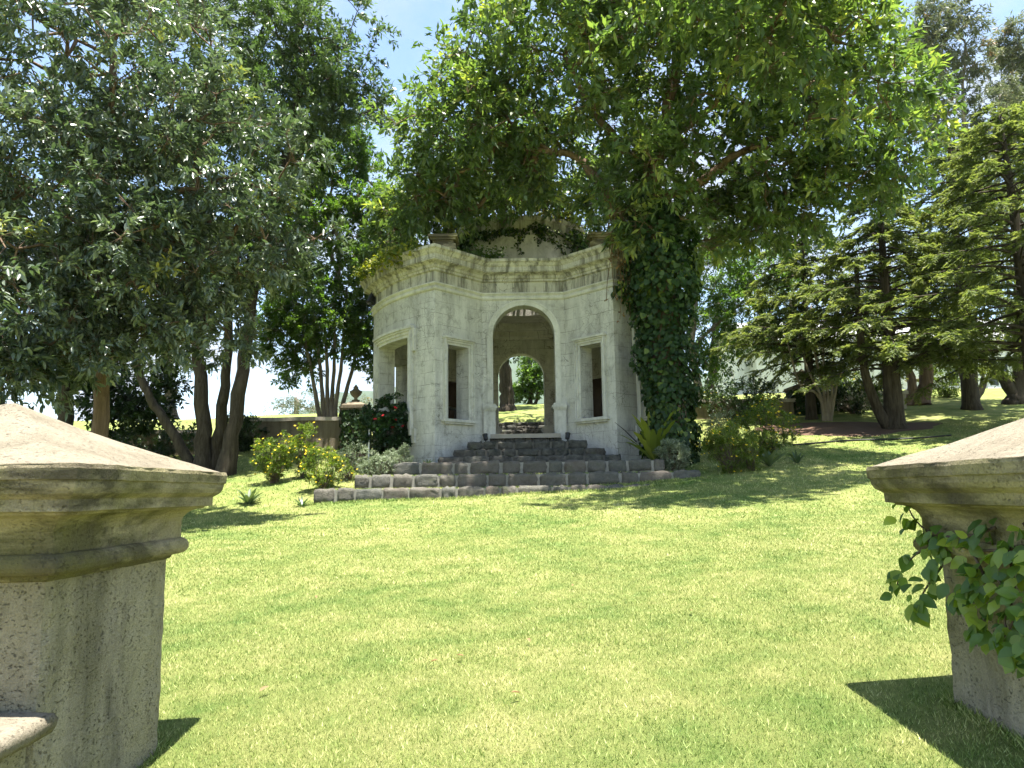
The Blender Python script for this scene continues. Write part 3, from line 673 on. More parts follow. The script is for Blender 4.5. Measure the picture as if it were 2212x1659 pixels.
def single_leaf_meshes(name, mat, T, Q, vals, L=1.0, W=1.0):
    out = []
    for v in vals:
        V = T * np.array([1, 1, 1.0]); out.append(raw_mesh(name, V, Q, np.full(len(T), v), Q.shape[1], mat))
    return out
def leaf_objects(name, P, Dr, Nn, L, W, meshes, parent):
    Dr = nrm(Dr); Sd = nrm(np.cross(Dr, Nn)); Nn = np.cross(Sd, Dr)
    for i in range(len(P)):
        o = bpy.data.objects.new(name, meshes[i % len(meshes)]); COL.objects.link(o); o.parent = parent
        if parent.type == 'EMPTY': o.matrix_parent_inverse = Matrix.Translation(-Vector(parent.location))
        m = Matrix.Identity(4)
        for r in range(3):
            m[r][0] = Dr[i][r] * L[i]; m[r][1] = Sd[i][r] * W[i]; m[r][2] = Nn[i][r] * W[i]; m[r][3] = P[i][r]
        o.matrix_basis = m
def rdir(r, n): return nrm(r.normal(0, 1, (n, 3)))

def clump_leaves(r, C, rad, per, outward, leafL, leafW, up=.35, droop=.15, ntw=7, flat=1.0, tone=None, young_sunlit=.03, twigs=False):
    """leaf rosettes along twigs that spread from each clump centre C"""
    n = len(C); tw = rdir(r, n * ntw).reshape(n, ntw, 3) + outward[:, None] * .55; tw[..., 2] = tw[..., 2] * flat + up; tw = nrm(tw)
    ci = np.repeat(np.arange(n), per); ti = r.integers(0, ntw, len(ci)); d = tw[ci, ti]
    t = .22 + .80 * r.uniform(0, 1, len(ci)) ** .62
    P = C[ci] + d * (rad[ci] * t)[:, None] + r.normal(0, .035, (len(ci), 3)) * rad[ci][:, None] * 1.6
    side = rdir(r, len(ci)); side -= d * (side * d).sum(1, keepdims=True); side = nrm(side)
    Dr = d * .65 + side * .85; Dr[:, 2] -= droop; Dr = nrm(Dr)
    up_ = np.array([0, 0, 1.0]); N = up_ + r.normal(0, .45, (len(ci), 3)); 
    L = leafL * r.triangular(.42, 1.0, 1.42, len(ci)); W = leafW * r.uniform(.65, 1.2, len(ci)) * np.sqrt(L / leafL)
    base_t = r.uniform(0, 1, n) if tone is None else tone
    base_t = np.where(r.uniform(0, 1, n) < young_sunlit, 1.35, base_t); rnd = np.clip(r.uniform(0, 1, len(ci)) * .52 + base_t[ci] * .46, 0, 1)  # some clumps get a paler colour, painted as young leaves in sunlight
    return (P, Dr, N, L, W, rnd) if not twigs else (P, Dr, N, L, W, rnd, tw)

def fill_blobs(r, blobs):
    C = []; O = []
    for c, rad, n in blobs:
        c = np.asarray(c, float); rad = np.asarray(rad, float)
        d = rdir(r, n); q = (r.uniform(0.06, 1, n) ** .5)
        lump = 1 + .16 * np.sin(d[:, 0] * 5 + d[:, 2] * 4 + c[0]) + .12 * np.sin(d[:, 1] * 7 + d[:, 2] * 6)
        C.append(c + d * rad * (q * lump)[:, None]); O.append(d)
    return np.concatenate(C), np.concatenate(O)

def connect(r, nodes, C):
    """branch network: each clump hangs from the nearest earlier node; returns edges with thickness"""
    nodes = [np.asarray(p, float) for p in nodes]; N0 = len(nodes)
    d0 = np.min(np.linalg.norm(C[:, None] - np.array(nodes)[None], axis=2), axis=1); order = np.argsort(d0)
    arr = np.zeros((N0 + len(C), 3)); arr[:N0] = nodes; par = np.full(N0 + len(C), -1); cnt = N0
    depth = np.zeros(N0 + len(C))
    for k in order:
        dd = np.linalg.norm(arr[:cnt] - C[k], axis=1) + .12 * depth[:cnt]
        j = int(np.argmin(dd)); arr[cnt] = C[k]; par[cnt] = j; depth[cnt] = depth[j] + np.linalg.norm(arr[j] - C[k]); cnt += 1
    w = np.zeros(cnt)
    for i in range(cnt - 1, N0 - 1, -1):
        w[i] += 1
        if par[i] >= 0: w[par[i]] += w[i]
    return arr, par, w, N0

def polyline(pts, k=6):
    """smooth path through the given points"""
    pts = [np.asarray(p, float) for p in pts]; out = []
    for i in range(len(pts) - 1):
        p0, p1, p2, p3 = pts[max(i-1, 0)], pts[i], pts[i+1], pts[min(i+2, len(pts)-1)]
        for t in np.linspace(0, 1, k, endpoint=False):
            out.append(.5 * ((2*p1) + (-p0+p2)*t + (2*p0-5*p1+4*p2-p3)*t*t + (-p0+3*p1-3*p2+p3)*t**3))
    out.append(pts[-1]); return out

def tree(name, label, group, base_pt, stems, blobs, mat_leaf, mat_bark, seed, leafL, leafW, per=110, crad=.42, up=.25, droop=.2, twig_r=.0085, T=SLIM_T, Q=SLIM_Q, near_leaves=0, cat="tree", ntw=7, flat=1.0, young_sunlit=.03):
    """stems: list of (points, r_bottom, r_top); blobs: list of (centre, radii, number of clumps)"""
    r = np.random.default_rng(seed)
    root = empty(name, base_pt, label, cat, group); nodes = []
    for pts, r0, r1 in stems:
        path = polyline(pts); m = len(path); acc = Acc(); rr = np.random.default_rng(seed + 5)
        jit = [rr.normal(0, r0 * .10, 3) * (0 if i == 0 else 1) for i in range(m)]
        rad = [(r0 + (r1 - r0) * (i/(m-1)) ** .8) * (1 + (.35 * max(0, 1 - i / (m * .12)))) * rr.uniform(.93, 1.07) for i in range(m)]
        path = [p + j for p, j in zip(path, jit)]
        acc.tube(path, rad, 11); acc.build("trunk", mat_bark, root, True)
        nodes += path[int(m * .45):]
    C, O = fill_blobs(r, blobs)
    arr, par, w, N0 = connect(r, nodes, C)
    acc = Acc()
    for i in range(N0, len(arr)):
        a, b = arr[par[i]], arr[i]; Ld = np.linalg.norm(b - a)
        if Ld < .02: continue
        mid = (a + b) / 2 + r.normal(0, .07, 3) * Ld; mid[2] += .05 * Ld
        ra = twig_r * math.sqrt(w[i]) * 1.05 + .002; rb = twig_r * math.sqrt(max(w[i] * .7, 1))
        acc.tube([a, mid, b], [ra, (ra + rb) / 2, rb], 5 if w[i] > 6 else 4, False)
    o = acc.build("branches", mat_bark, root, True); o["kind"] = "stuff"
    cr_ = np.full(len(C), crad) * r.uniform(.7, 1.25, len(C))
    P, Dr, N, L, W, rnd, tw = clump_leaves(r, C, cr_, per, O, leafL, leafW, up, droop, ntw, flat, None, young_sunlit, True)
    if np.linalg.norm(base_pt[:2]) < 23:   # fine twigs that carry the leaves
        e = (C[:, None] + tw * cr_[:, None, None]).reshape(-1, 3); c0 = np.repeat(C, ntw, 0); ax = nrm(np.cross(e - c0, [.3, .5, .8])); ay = nrm(np.cross(e - c0, ax)); q = .0045
        V = np.stack([c0 + ax * q, c0 - ax * q * .5 + ay * q * .87, c0 - ax * q * .5 - ay * q * .87, e], 1); m_ = len(V)
        F = (np.arange(m_)[:, None, None] * 4 + np.array([(0, 1, 3), (1, 2, 3), (2, 0, 3)])[None]).reshape(-1, 3)
        o = link("twigs", raw_mesh("twigs", V.reshape(-1, 3), F, None, 3, mat_bark), root); o["kind"] = "stuff"
    if near_leaves:                        # the leaves that show largest stand as parts of their own
        px, py, w_ = proj(P); vis = (px > 0) & (px < 2212) & (py > 0) & (py < 1659)
        score = np.where(vis, L / np.maximum(w_, .1), 0); big_ = np.argsort(-score)[:near_leaves]
        mask = np.zeros(len(P), bool); mask[big_] = True
        leaf_objects("leaf", P[mask], Dr[mask], N[mask], L[mask], W[mask], single_leaf_meshes("single_leaf", mat_leaf, LEAF_T, LEAF_Q, (.1, .3, .5, .65, .85)), root)
        P, Dr, N, L, W, rnd = (a[~mask] for a in (P, Dr, N, L, W, rnd))
    leaves_obj("crown", P, Dr, N, L, W, rnd, mat_leaf, root, T, Q)
    return root
def blob(px, py, Y, rx, ry, rz, n): return (at(px, py, Y), (rx, ry, rz), n)

# --- the ivy-clad tree at the pavilion's right corner
bp = np.array([3.10, 15.30, G(3.10, 15.30) - .1])
T0 = [bp, at(1440, 850, 15.3), at(1432, 640, 15.2), at(1415, 500, 15.1), at(1408, 400, 15.1), at(1440, 250, 15.0), at(1470, 60, 15.0)]
limbs = [([at(1400, 520, 15.2), at(1330, 470, 15.3), at(1285, 385, 15.4), at(1245, 340, 15.5), at(1190, 328, 15.5), at(1105, 318, 15.5)], .13, .05),
         ([at(1412, 430, 15.1), at(1500, 400, 15.0), at(1580, 340, 14.9), at(1680, 290, 14.8), at(1790, 230, 14.8)], .12, .04),
         ([at(1408, 400, 15.1), at(1330, 300, 15.0), at(1270, 220, 15.0), at(1220, 120, 15.0)], .11, .04),
         ([at(1430, 300, 15.0), at(1500, 262, 14.6), at(1560, 200, 14.0), at(1600, 90, 13.2)], .09, .03),
         ([at(1190, 328, 15.5), at(1100, 260, 15.6), at(1080, 180, 15.6)], .05, .025)]
main = tree("ivy_clad_tree", "broad spreading tree with ivy covered trunk at the pavilion corner", None, bp,
     [(T0, .34, .10)] + limbs,
     [blob(985, 270, 15.6, 1.35, 1.5, 1.25, 55), blob(1060, 130, 15.6, .95, 1.3, 1.1, 30), blob(1230, 190, 15.2, 1.9, 2.0, 1.7, 85), blob(1480, 130, 15.0, 2.3, 2.3, 1.8, 105),
      blob(1730, 150, 14.8, 2.1, 2.0, 1.9, 78), blob(1880, 260, 14.5, 1.25, 1.4, 1.3, 34), blob(1400, 360, 14.4, 1.1, 1.0, .65, 26), blob(1620, 370, 15.0, 1.5, 1.4, 1.0, 48),
      blob(940, 420, 16.0, .85, .9, .65, 22), blob(1130, 365, 16.0, 1.1, 1.0, .40, 24), blob(1555, 470, 15.8, .7, .8, .5, 15), blob(1810, 390, 14.8, .9, .9, .7, 16),
      blob(1480, -60, 12.8, 2.1, 1.5, .9, 36), blob(1300, -140, 15, 2.6, 2.2, 1.5, 26), blob(1750, -120, 14.5, 2.4, 2.0, 1.5, 24), blob(1330, 440, 14.8, .5, .5, .35, 8), blob(1610, 500, 15.6, .6, .7, .4, 12), blob(895, 470, 17.2, .6, .7, .4, 12), blob(965, 455, 17.0, .75, .8, .38, 18), blob(1130, 415, 17.4, .9, .6, .26, 14), blob(1300, 430, 15.9, .55, .6, .3, 10), blob(1230, -10, 13.3, 1.9, 1.1, .9, 34), blob(1350, 60, 12.9, 1.5, .9, .7, 22), blob(1180, 330, 18.4, 2.1, 1.3, 1.0, 44), blob(990, 385, 18.6, 1.2, 1.2, .8, 24), blob(1330, 400, 18.4, 1.0, 1.0, .7, 20), blob(1700, 60, 11.8, 1.7, 1.2, .9, 40), blob(1850, 190, 12.2, .95, 1.0, .8, 22), blob(1940, 360, 14.4, .7, .8, .6, 14), blob(1420, 470, 14.6, .8, .6, .4, 12), blob(1570, -50, 10.9, 2.0, 1.0, .8, 38), blob(1520, 530, 15.5, .45, .5, .3, 8), blob(1715, 450, 15.2, .85, .8, .45, 17), blob(850, 520, 18.2, .45, .6, .35, 10)],
     M['leaf_main'], M['bark_brown'], 21, .180, .070, per=112, crad=.60, up=.25, droop=.25, near_leaves=300, young_sunlit=.12)

# --- left group
G_L = "trees on the left of the lawn"
b1 = base(222, 12.0, -.1)
tree("glossy_leaved_tree", "glossy grey green tree behind the bare gate pillar, with a brown trunk", None, b1,
     [([b1, at(218, 900, 12.0), at(226, 740, 11.9), at(215, 560, 11.7), at(250, 330, 11.5), at(240, 100, 11.5)], .155, .05),
      ([at(222, 640, 11.8), at(330, 560, 11.2), at(420, 440, 11.0)], .07, .03), ([at(215, 560, 11.7), at(100, 500, 11.0), at(-20, 420, 10.5)], .07, .03)],
     [blob(50, 640, 10.0, 1.3, 1.2, 1.0, 58), blob(300, 600, 10.4, 1.2, 1.2, .95, 52), blob(110, 390, 10.4, 1.7, 1.5, 1.2, 72), blob(430, 360, 10.9, 1.35, 1.4, 1.25, 62),
      blob(240, 140, 10.8, 2.0, 1.7, 1.3, 72), blob(560, 520, 11.2, .75, .8, .6, 22), blob(30, 810, 10.0, .55, .6, .42, 15), blob(-120, 250, 10.3, 1.2, 1.2, 1.6, 34), blob(420, 720, 11.2, .8, .8, .5, 22), blob(150, -120, 11, 2.2, 1.8, 1.2, 26), blob(160, 760, 10.8, .8, .8, .4, 18)],
     M['leaf_grey'], M['bark_brown'], 31, .118, .050, per=162, crad=.46, up=.15, droop=.15, near_leaves=300, T=LEAF_T, Q=LEAF_Q)
b2 = base(455, 17.0, -.1)
tree("many_stemmed_tree", "tall tree with four dark furrowed stems fanning from the grass", None, b2,
     [([b2 + [-.15, 0, 0], at(438, 900, 17.0), at(424, 720, 17.0), at(410, 520, 17.0), at(440, 260, 17.0)], .21, .06),
      ([b2 + [.05, .1, 0], at(478, 900, 17.1), at(492, 760, 17.1), at(500, 560, 17.2), at(560, 300, 17.2)], .16, .05),
      ([b2 + [.42, -.3, -.1], at(512, 880, 16.7), at(535, 720, 16.8), at(560, 560, 16.9), at(620, 330, 17.0), at(660, 120, 17.0)], .19, .06),
      ([b2 + [-.3, .1, 0], at(370, 930, 17.0), at(318, 850, 17.0), at(292, 770, 17.0), at(270, 640, 17.0)], .13, .06)],
     [blob(640, 110, 17.3, 1.7, 1.7, 1.5, 88), blob(560, 300, 17.0, 1.7, 1.6, 1.4, 88), blob(720, 240, 17.6, .95, 1.1, .85, 34), blob(480, 560, 17.0, 1.5, 1.5, 1.15, 74),
      blob(310, 640, 17.3, 1.7, 1.6, 1.1, 66), blob(420, 80, 17.4, 1.7, 1.6, 1.5, 52), blob(640, -140, 17.5, 1.8, 1.8, 1.4, 34), blob(620, 560, 17.6, .8, .8, .7, 26), blob(250, 330, 18, 2.0, 1.6, 2.4, 50)],
     M['leaf_fine'], M['bark_dark'], 41, .132, .050, per=195, crad=.54, up=.2, droop=.2)
b3 = base(720, 21.3, -.1)
stems = []
for k, (px, dx) in enumerate(((668, -.16), (690, -.1), (706, -.03), (722, .03), (738, .08), (765, .16))):
    stems.append(([b3 + [dx, .05 * (k % 2), 0], at(712 + (px - 715) * .55, 880, 21.3), at(px, 780, 21.3 + .2 * (k % 2)), at(720 + (px - 720) * 1.7, 620, 21.4)], .085, .03))
tree("pale_stemmed_tree", "dense green tree with a fan of pale stems left of the pavilion", None, b3, stems,
     [blob(690, 680, 21.3, 1.4, 1.4, 1.15, 72), blob(735, 500, 21.3, 1.35, 1.3, 1.3, 72), blob(800, 580, 20.9, .62, .7, 1.0, 26), blob(630, 740, 21.4, .85, .8, .5, 26), blob(745, 350, 21.6, 1.15, 1.1, 1.1, 44), blob(800, 690, 21.2, .5, .6, .7, 18), blob(840, 500, 21.4, .7, .7, .55, 18), blob(640, 420, 21.6, 1.2, 1.1, 1.3, 36), blob(785, 755, 21.0, .5, .5, .5, 16), blob(830, 430, 20.8, .7, .7, .7, 18), blob(640, 800, 21.6, .55, .5, .3, 10)],
     M['leaf_bright'], M['bark_pale'], 51, .125, .055, per=220, crad=.46, up=.2, droop=.2)
b4 = base(120, 18.5, -.1)
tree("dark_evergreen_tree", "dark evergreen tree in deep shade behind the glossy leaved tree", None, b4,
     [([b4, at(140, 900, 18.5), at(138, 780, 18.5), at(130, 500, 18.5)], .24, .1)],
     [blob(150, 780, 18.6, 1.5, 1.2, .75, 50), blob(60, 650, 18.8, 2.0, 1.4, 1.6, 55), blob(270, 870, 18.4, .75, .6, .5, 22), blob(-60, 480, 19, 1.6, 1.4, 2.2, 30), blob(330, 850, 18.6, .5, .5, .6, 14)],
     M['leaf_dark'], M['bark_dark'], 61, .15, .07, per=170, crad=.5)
G_F = "trees beyond the garden wall"
b5 = base(367, 33, 0)
tree("roadside_tree", "distant dark trunk with low crown on the grassy bank beyond the wall", None, b5, [([b5, at(366, 850, 33), at(364, 760, 33)], .26, .16)], [blob(350, 790, 33, 1.1, .9, .6, 26), blob(370, 700, 33, 1.8, 1.4, 1.6, 30)], M['leaf_dark'], M['bark_dark'], 62, .17, .07, per=80, crad=.6)
b6 = base(640, 70, 0)
tree("far_tree", "pale feathery treetop low on the skyline left of the pavilion", None, b6, [([b6, at(640, 880, 70), at(640, 860, 70)], .3, .15)], [blob(620, 886, 70, 1.9, 1.5, 1.1, 36), blob(675, 880, 70, 1.8, 1.5, 1.4, 36), blob(720, 890, 70, 1.6, 1.4, 1.0, 24), blob(800, 890, 70, 1.5, 1.4, 1.1, 24)], M['leaf_euc'], M['bark_pale'], 63, .20, .07, per=60, crad=.7)
# --- behind the pavilion, framed by the arch
b7 = base(1098, 28.5, -.1)
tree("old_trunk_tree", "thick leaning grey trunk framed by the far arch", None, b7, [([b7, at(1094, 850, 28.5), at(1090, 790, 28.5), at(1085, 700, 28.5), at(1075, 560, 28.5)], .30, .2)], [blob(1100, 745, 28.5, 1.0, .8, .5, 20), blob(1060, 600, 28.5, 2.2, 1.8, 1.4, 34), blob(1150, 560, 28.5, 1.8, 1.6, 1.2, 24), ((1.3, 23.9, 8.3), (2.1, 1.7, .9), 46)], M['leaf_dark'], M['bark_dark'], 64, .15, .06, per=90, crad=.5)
b8 = base(1152, 31.5, -.05)
tree("round_bush_tree", "round dark green bushy tree framed by the far arch", None, b8, [([b8 + [-.1, 0, 0], at(1146, 862, 31.5), at(1143, 830, 31.5)], .13, .07), ([b8 + [.1, 0, 0], at(1160, 862, 31.5), at(1164, 830, 31.5)], .09, .05)], [blob(1150, 830, 31.5, .62, .6, .55, 40), blob(1155, 790, 31.5, .55, .55, .5, 26), blob(1125, 845, 31.5, .35, .35, .3, 12)], M['leaf_bright'], M['bark_dark'], 65, .13, .06, per=110, crad=.28)
# --- right side broadleaf trees
b9 = base(1512, 24.0, -.1)
tree("airy_grey_trunk_tree", "bright airy tree with a slanting grey trunk just right of the ivy", None, b9,
     [([b9, at(1508, 840, 24), at(1494, 740, 24), at(1505, 620, 24), at(1530, 480, 24)], .17, .06), ([at(1496, 750, 24), at(1560, 690, 24), at(1620, 640, 24)], .07, .03)],
     [blob(1600, 690, 24, 1.3, 1.1, .9, 40), blob(1560, 600, 24, 1.0, 1.0, .9, 24), blob(1650, 600, 24.2, 1.2, 1.0, .8, 28), blob(1530, 500, 24, .9, .9, .6, 12), blob(1680, 740, 24, .9, .8, .5, 20), blob(1540, 780, 24.4, .5, .5, .6, 10)],
     M['leaf_bright'], M['bark_pale'], 71, .13, .055, per=170, crad=.45)
b10 = base(1795, 21.2, -.05)
stems = []
for k, (px, py) in enumerate(((1742, 790), (1762, 770), (1780, 790), (1800, 760), (1815, 790), (1728, 830))):
    stems.append(([b10 + [.04 * (k - 2.5), .04 * (k % 2), 0], at(1795 + (px - 1795) * .45, 850, 21.2), at(px, py, 21.2), at(1780 + (px - 1780) * 1.6, py - 110, 21.2)], .055, .02))
tree("crepe_stemmed_tree", "small tree of thin grey stems spreading from one foot by the urn post", None, b10, stems,
     [blob(1740, 730, 21.3, 1.1, .9, .55, 24), blob(1800, 660, 21.4, 1.2, 1.0, .8, 24)], M['leaf_dark'], M['bark_pale'], 72, .10, .04, per=80, crad=.45)
b11 = base(2000, 24.5, -.05)
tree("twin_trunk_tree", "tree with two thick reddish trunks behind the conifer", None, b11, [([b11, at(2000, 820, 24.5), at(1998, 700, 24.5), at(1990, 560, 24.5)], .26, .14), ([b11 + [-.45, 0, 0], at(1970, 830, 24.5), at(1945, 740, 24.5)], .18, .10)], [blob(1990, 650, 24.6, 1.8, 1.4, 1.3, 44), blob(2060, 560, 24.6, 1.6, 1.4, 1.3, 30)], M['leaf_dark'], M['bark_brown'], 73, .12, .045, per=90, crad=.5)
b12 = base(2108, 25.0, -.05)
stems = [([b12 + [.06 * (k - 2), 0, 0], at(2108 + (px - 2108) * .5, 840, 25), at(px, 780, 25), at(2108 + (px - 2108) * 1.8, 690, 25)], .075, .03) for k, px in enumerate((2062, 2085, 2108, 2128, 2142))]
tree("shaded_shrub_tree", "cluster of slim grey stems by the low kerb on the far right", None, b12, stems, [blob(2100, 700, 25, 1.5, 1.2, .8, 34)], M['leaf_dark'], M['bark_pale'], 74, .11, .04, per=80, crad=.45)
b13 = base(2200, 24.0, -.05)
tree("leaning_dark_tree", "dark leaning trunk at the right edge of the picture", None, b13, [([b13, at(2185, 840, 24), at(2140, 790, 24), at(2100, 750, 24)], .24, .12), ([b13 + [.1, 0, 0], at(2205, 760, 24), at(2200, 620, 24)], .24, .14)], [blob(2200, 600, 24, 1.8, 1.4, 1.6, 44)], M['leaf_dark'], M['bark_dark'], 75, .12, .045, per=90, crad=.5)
for k, (px, Y, blobs_, lab) in enumerate(((2090, 44, [(2060, 110, 2.0, 2.3, 44), (2010, 60, 1.8, 2.2, 36), (2130, 240, 1.8, 2.0, 36), (2070, 330, 1.8, 1.9, 32), (2060, -60, 2.0, 2.2, 20), (2000, 230, 1.5, 2.0, 26), (2110, 430, 1.8, 1.7, 26)], "tall pale eucalyptus rising behind the conifers, with a coppery tip"),
                                        (2195, 46, [(2205, 180, 1.6, 2.4, 40), (2190, 330, 1.8, 2.2, 38), (2160, 430, 1.6, 1.8, 28), (2260, 140, 1.6, 2.0, 18), (2188, 95, .9, 1.6, 26)], "tall pale eucalyptus at the top right corner of the picture"))):
    b = base(px, Y, 0)
    tree("eucalyptus_tree", lab, "eucalyptus trees", b, [([b, at(px, 700, Y), at(px + 10, 450, Y), at(px - 10, 240, Y), at(px - 4, 90, Y)], .3, .05), ([at(px, 560, Y), at(px + 50, 400, Y), at(px + 70, 200, Y)], .15, .05)],
         [blob(q[0], q[1], Y, q[2], 1.6, q[3], q[4]) for q in blobs_], M['leaf_euc'], M['bark_pale'], 80 + k, .30, .085, per=150, crad=.8, droop=.6, up=.0)
# background belt of dark trees beyond the right wall
for k, (px, Y, lab) in enumerate(((1540, 34, "dark tree mass behind the airy tree, beyond the far wall"), (1700, 40, "dark tree standing behind the white house corner"), (1880, 43, "dark tree behind the white house roof, left of the tall conifer"), (2060, 44, "dark tree behind the white house roof, below the eucalyptus"))):
    b = base(px, Y, 0)
    tree("backdrop_tree", lab, G_F, b, [([b, at(px, 800, Y), at(px + 10, 650, Y)], .3, .12)], [blob(px, 740, Y, 2.2, 1.6, 1.6, 40), blob(px + 20, 600, Y, 2.5, 1.7, 2.0, 44)], M['leaf_dark'], M['bark_dark'], 90 + k, .17, .065, per=80, crad=.6)

# --- conifers: drooping feathery sprays
def conifer(name, label, group, b, lean, H, z0, R0, seed, nb=120, side_stems=(), trunk_r=.25, az=None):
    r = np.random.default_rng(seed); root = empty(name, b, label, "tree", group)
    topp = b + np.array([lean[0], lean[1], H]); path = polyline([b, b + np.array([lean[0]*.2, lean[1]*.2, H*.3]), b + np.array([lean[0]*.5, lean[1]*.5, H*.65]), topp])
    acc = Acc(); m = len(path); acc.tube(path, [trunk_r * (1 - .93 * i / (m-1)) * (1.3 if i == 0 else 1) for i in range(m)], 11); acc.build("trunk", M['bark_dark'], root, True)
    for pts, a0, a1 in side_stems:
        acc = Acc(); pp = polyline(pts); acc.tube(pp, list(np.linspace(a0, a1, len(pp))), 9); acc.build("trunk", M['bark_dark'], root, True)
    br = Acc(); PP, DD, NN, LL, WW, RR = [], [], [], [], [], []
    for i in range(nb):
        t = (i + r.uniform(0, 1)) / nb; z = z0 + (H - z0) * t; a = i * 2.39996 + r.normal(0, .35)
        L = R0 * (1 - t) ** .75 * r.uniform(.65, 1.15) + .35
        o = b + np.array([lean[0], lean[1], 0]) * (z / H) + np.array([0, 0, z]); dr = np.array([math.cos(a), math.sin(a), r.uniform(.0, .35)])
        K = 7; pts = [o + dr * L * s + np.array([0, 0, -.34 * L * s * s + (.16 * L * max(0, s - .6))]) for s in np.linspace(0, 1, K)]
        br.tube(pts, list(np.linspace(.012 + .010 * L, .004, K)), 4, False)
        ns = int(8 + L * 7)
        for j in range(ns):
            s = r.uniform(.25, 1.0) ** .8; k = min(int(s * (K-1)), K-2); f = s * (K-1) - k; p0 = pts[k] * (1-f) + pts[k+1] * f
            tang = nrm(pts[k+1] - pts[k]); sgn = 1 if j % 2 else -1
            lat = np.cross(tang, [0, 0, 1.0]); lat = nrm(lat) * sgn
            sd = nrm(tang * r.uniform(.5, 1.1) + lat * r.uniform(.5, 1.0) + np.array([0, 0, r.uniform(-.75, .35)])); sl = (.22 + .30 * (1 - s) * min(L, 2) * .7) * r.uniform(.7, 1.3)
            q = 26; tt = r.uniform(.02, 1, q); side2 = nrm(np.cross(sd, [0, 0, 1.0])); sg = np.where(np.arange(q) % 2, 1.0, -1.0)
            base_p = p0 + sd * (sl * tt)[:, None] + np.array([0, 0, -1.0]) * (.22 * sl * tt ** 2)[:, None]
            d2 = nrm(sd * .8 + side2 * (sg * r.uniform(.4, 1.0, q))[:, None] + r.normal(0, .22, (q, 3)) + np.array([0, 0, -.12]))
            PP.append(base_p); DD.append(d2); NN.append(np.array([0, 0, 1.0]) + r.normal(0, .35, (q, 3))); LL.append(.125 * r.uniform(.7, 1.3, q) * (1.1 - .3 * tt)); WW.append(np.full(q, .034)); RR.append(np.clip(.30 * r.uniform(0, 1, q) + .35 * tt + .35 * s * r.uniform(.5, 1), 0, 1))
    o = br.build("branches", M['bark_dark'], root, True); o["kind"] = "stuff"
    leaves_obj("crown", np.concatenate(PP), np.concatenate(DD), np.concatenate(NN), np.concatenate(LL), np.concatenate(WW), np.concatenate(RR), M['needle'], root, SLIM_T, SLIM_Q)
    return root
G_C = "feathery conifers on the right"
bc1 = base(1940, 19.3, -.1)
conifer("feathery_conifer", "middle feathery conifer with a dark forked trunk on bare soil", G_C, bc1, (.1, 0), 6.6, 1.55, 2.9, 101, 130,
        [([bc1 + [-.12, 0, .05], at(1895, 880, 19.3), at(1868, 800, 19.3), at(1855, 680, 19.3), at(1850, 560, 19.4)], .16, .05), ([at(1945, 790, 19.3), at(2000, 770, 19.2), at(2080, 758, 19.1), at(2190, 755, 19.0)], .07, .02)], .27)
bc2 = base(2260, 17.2, -.1)
conifer("feathery_conifer", "large olive conifer reaching in from the right edge", G_C, bc2, (-.2, 0), 7.8, 1.9, 3.3, 102, 130, (), .28)
bc3 = base(1760, 21.8, -.1)
conifer("feathery_conifer", "smaller conifer with ochre tips standing nearest the ivy tree", G_C, bc3, (.1, 0), 6.1, 1.7, 2.3, 103, 100, (), .17)
bc4 = base(2110, 22.5, -.1)
conifer("feathery_conifer", "tallest conifer rising between the middle one and the right edge", G_C, bc4, (.1, 0), 8.6, 2.4, 2.9, 104, 120, (), .26)

